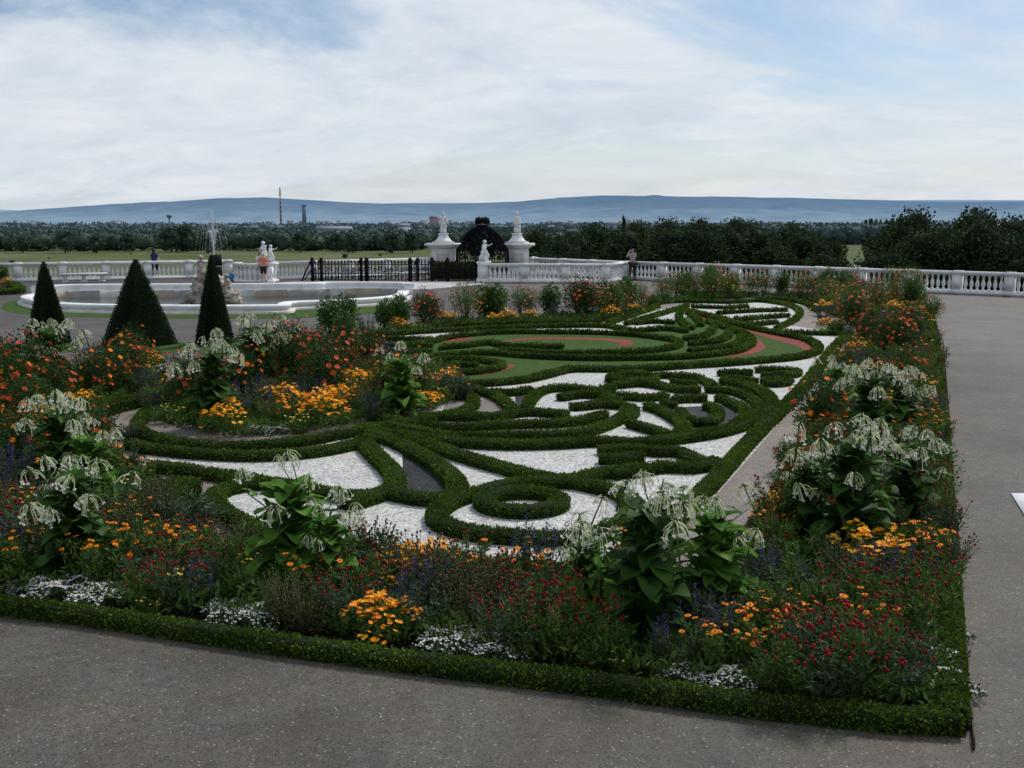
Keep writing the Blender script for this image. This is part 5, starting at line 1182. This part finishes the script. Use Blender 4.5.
m_.leaves(P_, R.normal(0, .25, P_.shape) + [0, 0, 1], R.uniform(.04, .08, len(P_)), .020, 'spray'); o = m_.build('spray', t); 

# ------------------------------------------------------------------ topiary
def topiary(label, px, py, half, h_, sides, rz):
    p = at(px, py); t = thing('topiary', label, 'topiary', p, rz, 'clipped yew topiaries by the fountain')
    m_ = MB(); seg = 40 if sides > 4 else 4; m_c = MB()
    def rad(a, z):
        r_ = half * (1 - z / h_) ** .94 + .02
        if sides == 4:
            q = (a % (PI / 2)) - PI / 4; r_ = r_ * min(1.36, 1 / max(.72, math.cos(q))) 
        return r_
    rows = 26; sg = 48; V = []
    for j in range(rows + 1):
        z = h_ * j / rows
        for k in range(sg):
            a = 2 * PI * k / sg; r_ = rad(a, z) * .965 + .015 * noise.noise(Vector((math.cos(a) * 3, math.sin(a) * 3, z * 4))); V.append((r_ * math.cos(a), r_ * math.sin(a), z))
    m_.add(V, [(j * sg + k, j * sg + (k + 1) % sg, (j + 1) * sg + (k + 1) % sg, (j + 1) * sg + k) for j in range(rows) for k in range(sg)], 'topiary_core')
    n_ = 26000; z = h_ * (1 - np.sqrt(R.random(n_))); a = R.random(n_) * 2 * PI
    r_ = np.array([rad(u, v) for u, v in zip(a, z)]) + R.normal(0, .012, n_)
    A = np.c_[np.cos(a), np.sin(a), np.full(n_, .5)] * .7 + R.normal(0, .55, (n_, 3))
    m_.leaves(np.c_[r_ * np.cos(a), r_ * np.sin(a), z], A, R.uniform(.035, .06, n_), .018, 'topiary_leaf'); m_.build('crown', t)
    m_ = MB(); m_.tube([(0, 0, -.02), (0, 0, .3)], .05, 'bark', 6); m_.build('trunk', t)
topiary('broad four-sided dark green pyramid topiary, middle of the three', 140, 345, .68, 2.28, 4, .25)
topiary('slim dark green cone topiary at the far left before the stone bench', 49, 343, .40, 2.20, 4, .1)
topiary('slim dark green cone topiary in front of the fountain rocks', 215, 344, .35, 2.38, 4, .5)

# white board lying at the right edge
m_ = MB(); q = [at(1011.3, 493.2, .02), at(1075, 493.5, .02), at(1085, 524, .02), at(1029, 522, .02)]
m_.prism([(p.x, p.y) for p in q][::-1], .006, .022, 'white_paint')
tag(m_.build('white_board'), 'corner of a flat white board lying on the right gravel walk', 'board')

# ------------------------------------------------------------------ trees
def tree_proto(seed, H_, rx, mat, nl, ls):
    global R
    random.seed(seed); R = np.random.default_rng(seed)
    tr = MB(); cr = MB()
    tr.tube([(0, 0, 0), (.1, 0, H_ * .2), (0, .1, H_ * .45), (.1, 0, H_ * .8)], [H_ * .028, H_ * .022, H_ * .016, H_ * .006], 'bark', 7)
    lobes = []
    for k in range(26):
        a = rnd(0, 6.28); zz = rnd(.16, .96); rr = rx * math.sqrt(max(.05, 1 - ((zz - .5) / .52) ** 2)) * rnd(.35, .95)
        c = Vector((math.cos(a) * rr * .75, math.sin(a) * rr * .75, zz * H_)); lobes.append((c, rx * rnd(.24, .42)))
        if k % 2 == 0: tr.tube([(0, 0, H_ * max(.12, zz - .25)), tuple(c * .6 + Vector((0, 0, zz * H_ * .4 - .6))), tuple(c)], [H_ * .012, H_ * .008, H_ * .003], 'bark', 5)
    per = nl // len(lobes)
    for c, r_ in lobes:
        cr.ball(tuple(c), r_ * .66, 'topiary_core' if 'near' in mat or 'warm' in mat else mat, 7, 5, .5)
        d = R.normal(size=(per, 3)); d /= np.linalg.norm(d, axis=1, keepdims=True)
        lump = np.array([1 + .35 * noise.noise(Vector(q * 2.5) + c) for q in d])
        Pq = np.array(c) + d * (r_ * lump * R.uniform(.75, 1.12, per))[:, None] * [1, 1, .85]
        cr.leaves(Pq, d * .6 + R.normal(0, .6, (per, 3)), R.uniform(.6, 1.2, per) * ls, R.uniform(.6, .9, per) * ls, mat)
    return tr.mesh('trunk'), cr.mesh('crown')
TN = [tree_proto(200 + i, 20, 6.4, 'tree_leaf_near' if i % 2 == 0 else 'tree_leaf_warm', 15000, .42) for i in range(4)]
def tree(label, px, ytop, Y, protos, grp, wide=1.0, hz=20, rz=None, name='tree'):
    top = up(px, ytop, Y); base_z = PLAIN
    t = thing(name, label, 'tree', (top.x, Y, base_z), rnd(0, 6.28), grp)
    s_ = (top.z - base_z) / (hz * 1.0); t.scale = (s_ * wide, s_ * wide, s_)
    tr, cr = random.choice(protos); place(tr, 'trunk', t); place(cr, 'crown', t); return t
random.seed(21)
prof1 = ([545, 575, 600, 625, 660, 700, 740, 770, 800, 825, 838], [236, 233, 229, 227, 226, 225.5, 227, 228, 231, 234, 241])
xs1 = [548, 572, 598, 622, 648, 673, 700, 727, 754, 778, 802, 824]
for i, x in enumerate(xs1): tree('large dark tree in the rear row behind the far balustrade, %s from left' % ordw(i + 1), x, np.interp(x, *prof1) + rnd(-1.2, 1.5), 205 + rnd(-8, 14), TN, 'dark trees of the wood behind the far balustrade', 1.05)
for i, x in enumerate([556, 585, 612, 640, 668, 694, 722, 748, 776, 800, 822, 836]): tree('dark tree in the front row behind the far balustrade, %s from left' % ordw(i + 1), x, np.interp(x, *prof1) + rnd(7, 13) + (6 if x > 820 else 0), 168 + rnd(-8, 8), TN, 'dark trees of the wood behind the far balustrade', 1.05)
prof2 = ([885, 900, 930, 950, 975, 990, 1002, 1015, 1030, 1060], [236, 224, 219, 216.5, 217, 223, 231, 228, 227, 226])
for i, x in enumerate([898, 922, 946, 972, 996, 1020, 1046, 1072]): tree('large dark tree behind the right balustrade, %s from left' % ordw(i + 1), x, np.interp(x, *prof2) + rnd(-.5, 1), 150 + rnd(-6, 8), TN, 'large trees behind the right balustrade', .95)
for i, x in enumerate([888, 912, 938, 966, 994, 1018, 1044]): tree('lower dark tree right behind the right balustrade, %s from left' % ordw(i + 1), x, np.interp(x, *prof2) + rnd(14, 20) + (8 if x < 900 else 0), 125 + rnd(-5, 5), TN, 'large trees behind the right balustrade', .95)
TM = [tree_proto(300 + i, 16, 7.0, 'tree_leaf_mid_hazed', 1500, 1.35) for i in range(3)]
random.seed(22)
for i, x in enumerate([22, 64, 96, 128, 170, 186, 208, 262, 300, 336, 352, 392, 412, 440, 470, 505, 530]): tree('broad tree at the edge of the far left wood, %s from left' % ordw(i + 1), x, {170: 226, 186: 224}.get(x, 233 + rnd(-2, 3)), 775 + rnd(-30, 30), TM, 'trees at the edge of the far wood', 1.15, 16.5)
for i, (x, y, Y) in enumerate([(12, 260.5, 560), (49, 257.5, 640), (131, 253, 720), (345, 254, 650), (380, 253.5, 690)]):
    t = tree('dark round bush alone on the far meadow, %s from left' % ordw(i + 1), x, y, Y, TM, 'bushes on the far meadow', 1.9, 16.5, name='bush')
for i, (x, y) in enumerate([(866, 220.5), (871, 219.3), (876, 219.0), (881, 220), (887, 219.5), (893, 219), (897, 220)]):
    t = tree('slender poplar on the skyline left of the right hand trees, %s from left' % ordw(i + 1), x, y, 1150, TM, 'row of slender poplars', .32, 16.5, name='poplar')
tree('single dark columnar tree on the skyline above the wood', 624, 217.2, 900, TN, None, .33, 20, name='poplar')
def belt(name, label, x0, x1, Ys, ytop, jit, mat, ls, rr, count):
    global R
    R = np.random.default_rng(int(abs(x0) + ls * 100)); random.seed(int(x1)); m_ = MB()
    for k in range(count):
        px = rnd(x0, x1); Y = rnd(*Ys); top = up(px, (ytop(px) if callable(ytop) else ytop) + rnd(0, jit) * 1.0, Y); h_ = max(6, top.z - PLAIN); r_ = rr * rnd(.7, 1.3)
        c = np.array((top.x, Y, PLAIN + h_ * .5)); m_.ball(tuple(c), (r_ * .80, r_ * .80, h_ * .44), mat, 7, 6, .5)
        n_ = 70; d = R.normal(size=(n_, 3)); d /= np.linalg.norm(d, axis=1, keepdims=True)
        m_.leaves(c + d * [r_, r_, h_ * .49] * R.uniform(.85, 1.08, (n_, 1)), d * .5 + R.normal(0, .6, (n_, 3)), R.uniform(.6, 1.3, n_) * ls, R.uniform(.6, .9, n_) * ls * .8, mat)
    o = m_.build(name); tag(o, label, 'wood', kind='stuff')
belt('far_woodland', 'long dark wood along the far side of the meadow', -120, 560, (800, 980), 230.5, 4, 'tree_leaf_mid_hazed', 3.0, 8.5, 330)
belt('far_woodland', 'second bluish green wood beyond the first', -150, 640, (1250, 1600), lambda x: 227 + 1.2 * math.sin(x * .03), 3, 'tree_leaf_far_hazed', 4.5, 12, 260)
belt('far_woodland', 'wood beyond the small field seen between the trees', 740, 960, (1010, 1180), lambda x: 223.5 + 1.0 * math.sin(x * .05), 3.5, 'tree_leaf_far_hazed', 3.6, 10, 170)
belt('far_woodland', 'hazy distant wood across the whole plain', -150, 1180, (2300, 3300), 224.2, 1.6, 'tree_leaf_distant_hazed', 9, 24, 420)
belt('far_woodland', 'wood right of the big trees near the village roofs', 940, 1200, (650, 900), 229, 3, 'tree_leaf_mid_hazed', 3.0, 8, 100)

# ------------------------------------------------------------------ distant landmarks and town
def at_far(px, Y): return Vector(((px - 512) / F_ * Y * 1.0, Y, PLAIN))
def farX(px, Y): return up(px, 222, Y).x
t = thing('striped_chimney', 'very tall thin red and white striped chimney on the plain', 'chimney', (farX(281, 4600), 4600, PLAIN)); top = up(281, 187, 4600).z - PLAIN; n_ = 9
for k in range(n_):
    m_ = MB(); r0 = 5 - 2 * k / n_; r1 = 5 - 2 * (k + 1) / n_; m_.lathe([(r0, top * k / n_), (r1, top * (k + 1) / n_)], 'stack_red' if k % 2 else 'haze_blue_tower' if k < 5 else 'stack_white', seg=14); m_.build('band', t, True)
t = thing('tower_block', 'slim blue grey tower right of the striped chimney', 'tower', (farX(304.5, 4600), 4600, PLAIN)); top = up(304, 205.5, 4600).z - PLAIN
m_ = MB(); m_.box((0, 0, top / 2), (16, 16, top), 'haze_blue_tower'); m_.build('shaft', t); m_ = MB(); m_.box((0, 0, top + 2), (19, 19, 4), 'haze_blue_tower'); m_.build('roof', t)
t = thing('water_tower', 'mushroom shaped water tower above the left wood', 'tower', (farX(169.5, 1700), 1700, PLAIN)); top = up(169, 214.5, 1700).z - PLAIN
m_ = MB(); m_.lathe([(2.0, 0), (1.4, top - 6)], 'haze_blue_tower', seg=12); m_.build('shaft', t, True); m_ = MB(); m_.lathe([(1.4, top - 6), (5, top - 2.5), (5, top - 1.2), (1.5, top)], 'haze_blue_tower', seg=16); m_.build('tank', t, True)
def house(name, label, x, Y, w_, h_, d, wall, roof, grp, rz=0, zb=PLAIN, win=True):
    t = thing(name, label, 'building', (x, Y, zb), rz, grp)
    m_ = MB(); m_.box((0, 0, h_ / 2), (w_, d, h_), wall); m_.build('wall', t)
    rh = min(w_, d) * .32; m_ = MB(); a, b_ = w_ / 2 + .03 * w_, d / 2 + .03 * d
    m_.add([(-a, -b_, h_), (a, -b_, h_), (a, b_, h_), (-a, b_, h_), (-a * .96, 0, h_ + rh), (a * .96, 0, h_ + rh)], [(0, 1, 5, 4), (2, 3, 4, 5), (0, 4, 3), (1, 2, 5), (3, 2, 1, 0)], roof); m_.build('roof', t)
    if win:
        for k in range(3): m_ = MB(); m_.box((-w_ * .3 + k * w_ * .3, -d / 2 - .04, h_ * .55), (w_ * .1, .06, h_ * .28), 'haze_blue_tower'); m_.build('window', t)
random.seed(31)
for k in range(90):
    px = random.choice([rnd(0, 430), rnd(0, 430), rnd(540, 640), rnd(380, 480), rnd(640, 780)]); Y = rnd(3600, 6000)
    house('distant_building', 'pale hazy building of the far town at the foot of the hills', farX(px, Y), Y, rnd(12, 36), rnd(9, 19), rnd(10, 16), 'town_wall_hazed', 'town_roof_hazed', 'hazy buildings of the far town', rnd(-.4, .4), PLAIN, False)
house('red_building', 'long pinkish red building far behind the left gate pier', farX(438, 2200), 2200, 34, 27, 16, 'brick_red_hazed', 'town_roof_hazed', None)
house('flat_hall', 'long low white hall between woods left of the gate', farX(334, 1240), 1240, 40, 11, 16, 'town_wall_hazed', 'town_roof_hazed', None)
house('flat_hall', 'short white hall roof right of the long low one', farX(404, 1240), 1240, 13, 15.5, 12, 'town_wall_hazed', 'town_roof_hazed', None)
house('farmhouse', 'pale house with brown roof above the trees near the right edge', farX(992, 1000), 1000, 16, 19.5, 12, 'town_wall_hazed', 'brick_red_hazed', None)
house('farmhouse', 'small pale house right of the brown roofed one', farX(1012, 1000), 1000, 9, 17.5, 9, 'town_wall_hazed', 'town_roof_hazed', None)
house('gatehouse', 'small white house in the gap between the dark trees', farX(857.5, 330), 330, 2.6, 6.6, 4, 'stone_white', 'town_roof_hazed', None, .2)
house('gatehouse', 'narrow cream house beside the small white one in the tree gap', farX(867, 330), 330, 2.2, 7.8, 4, 'stone_aged', 'brick_red_hazed', None, -.2)
mb = MB(); mb.add([(farX(842, 520), 516, PLAIN + .3), (farX(900, 520), 516, PLAIN + .3), (farX(900, 560), 545, PLAIN + .3), (farX(842, 560), 545, PLAIN + .3)], [(0, 1, 2, 3)], 'paving'); struct(mb.build('road'))
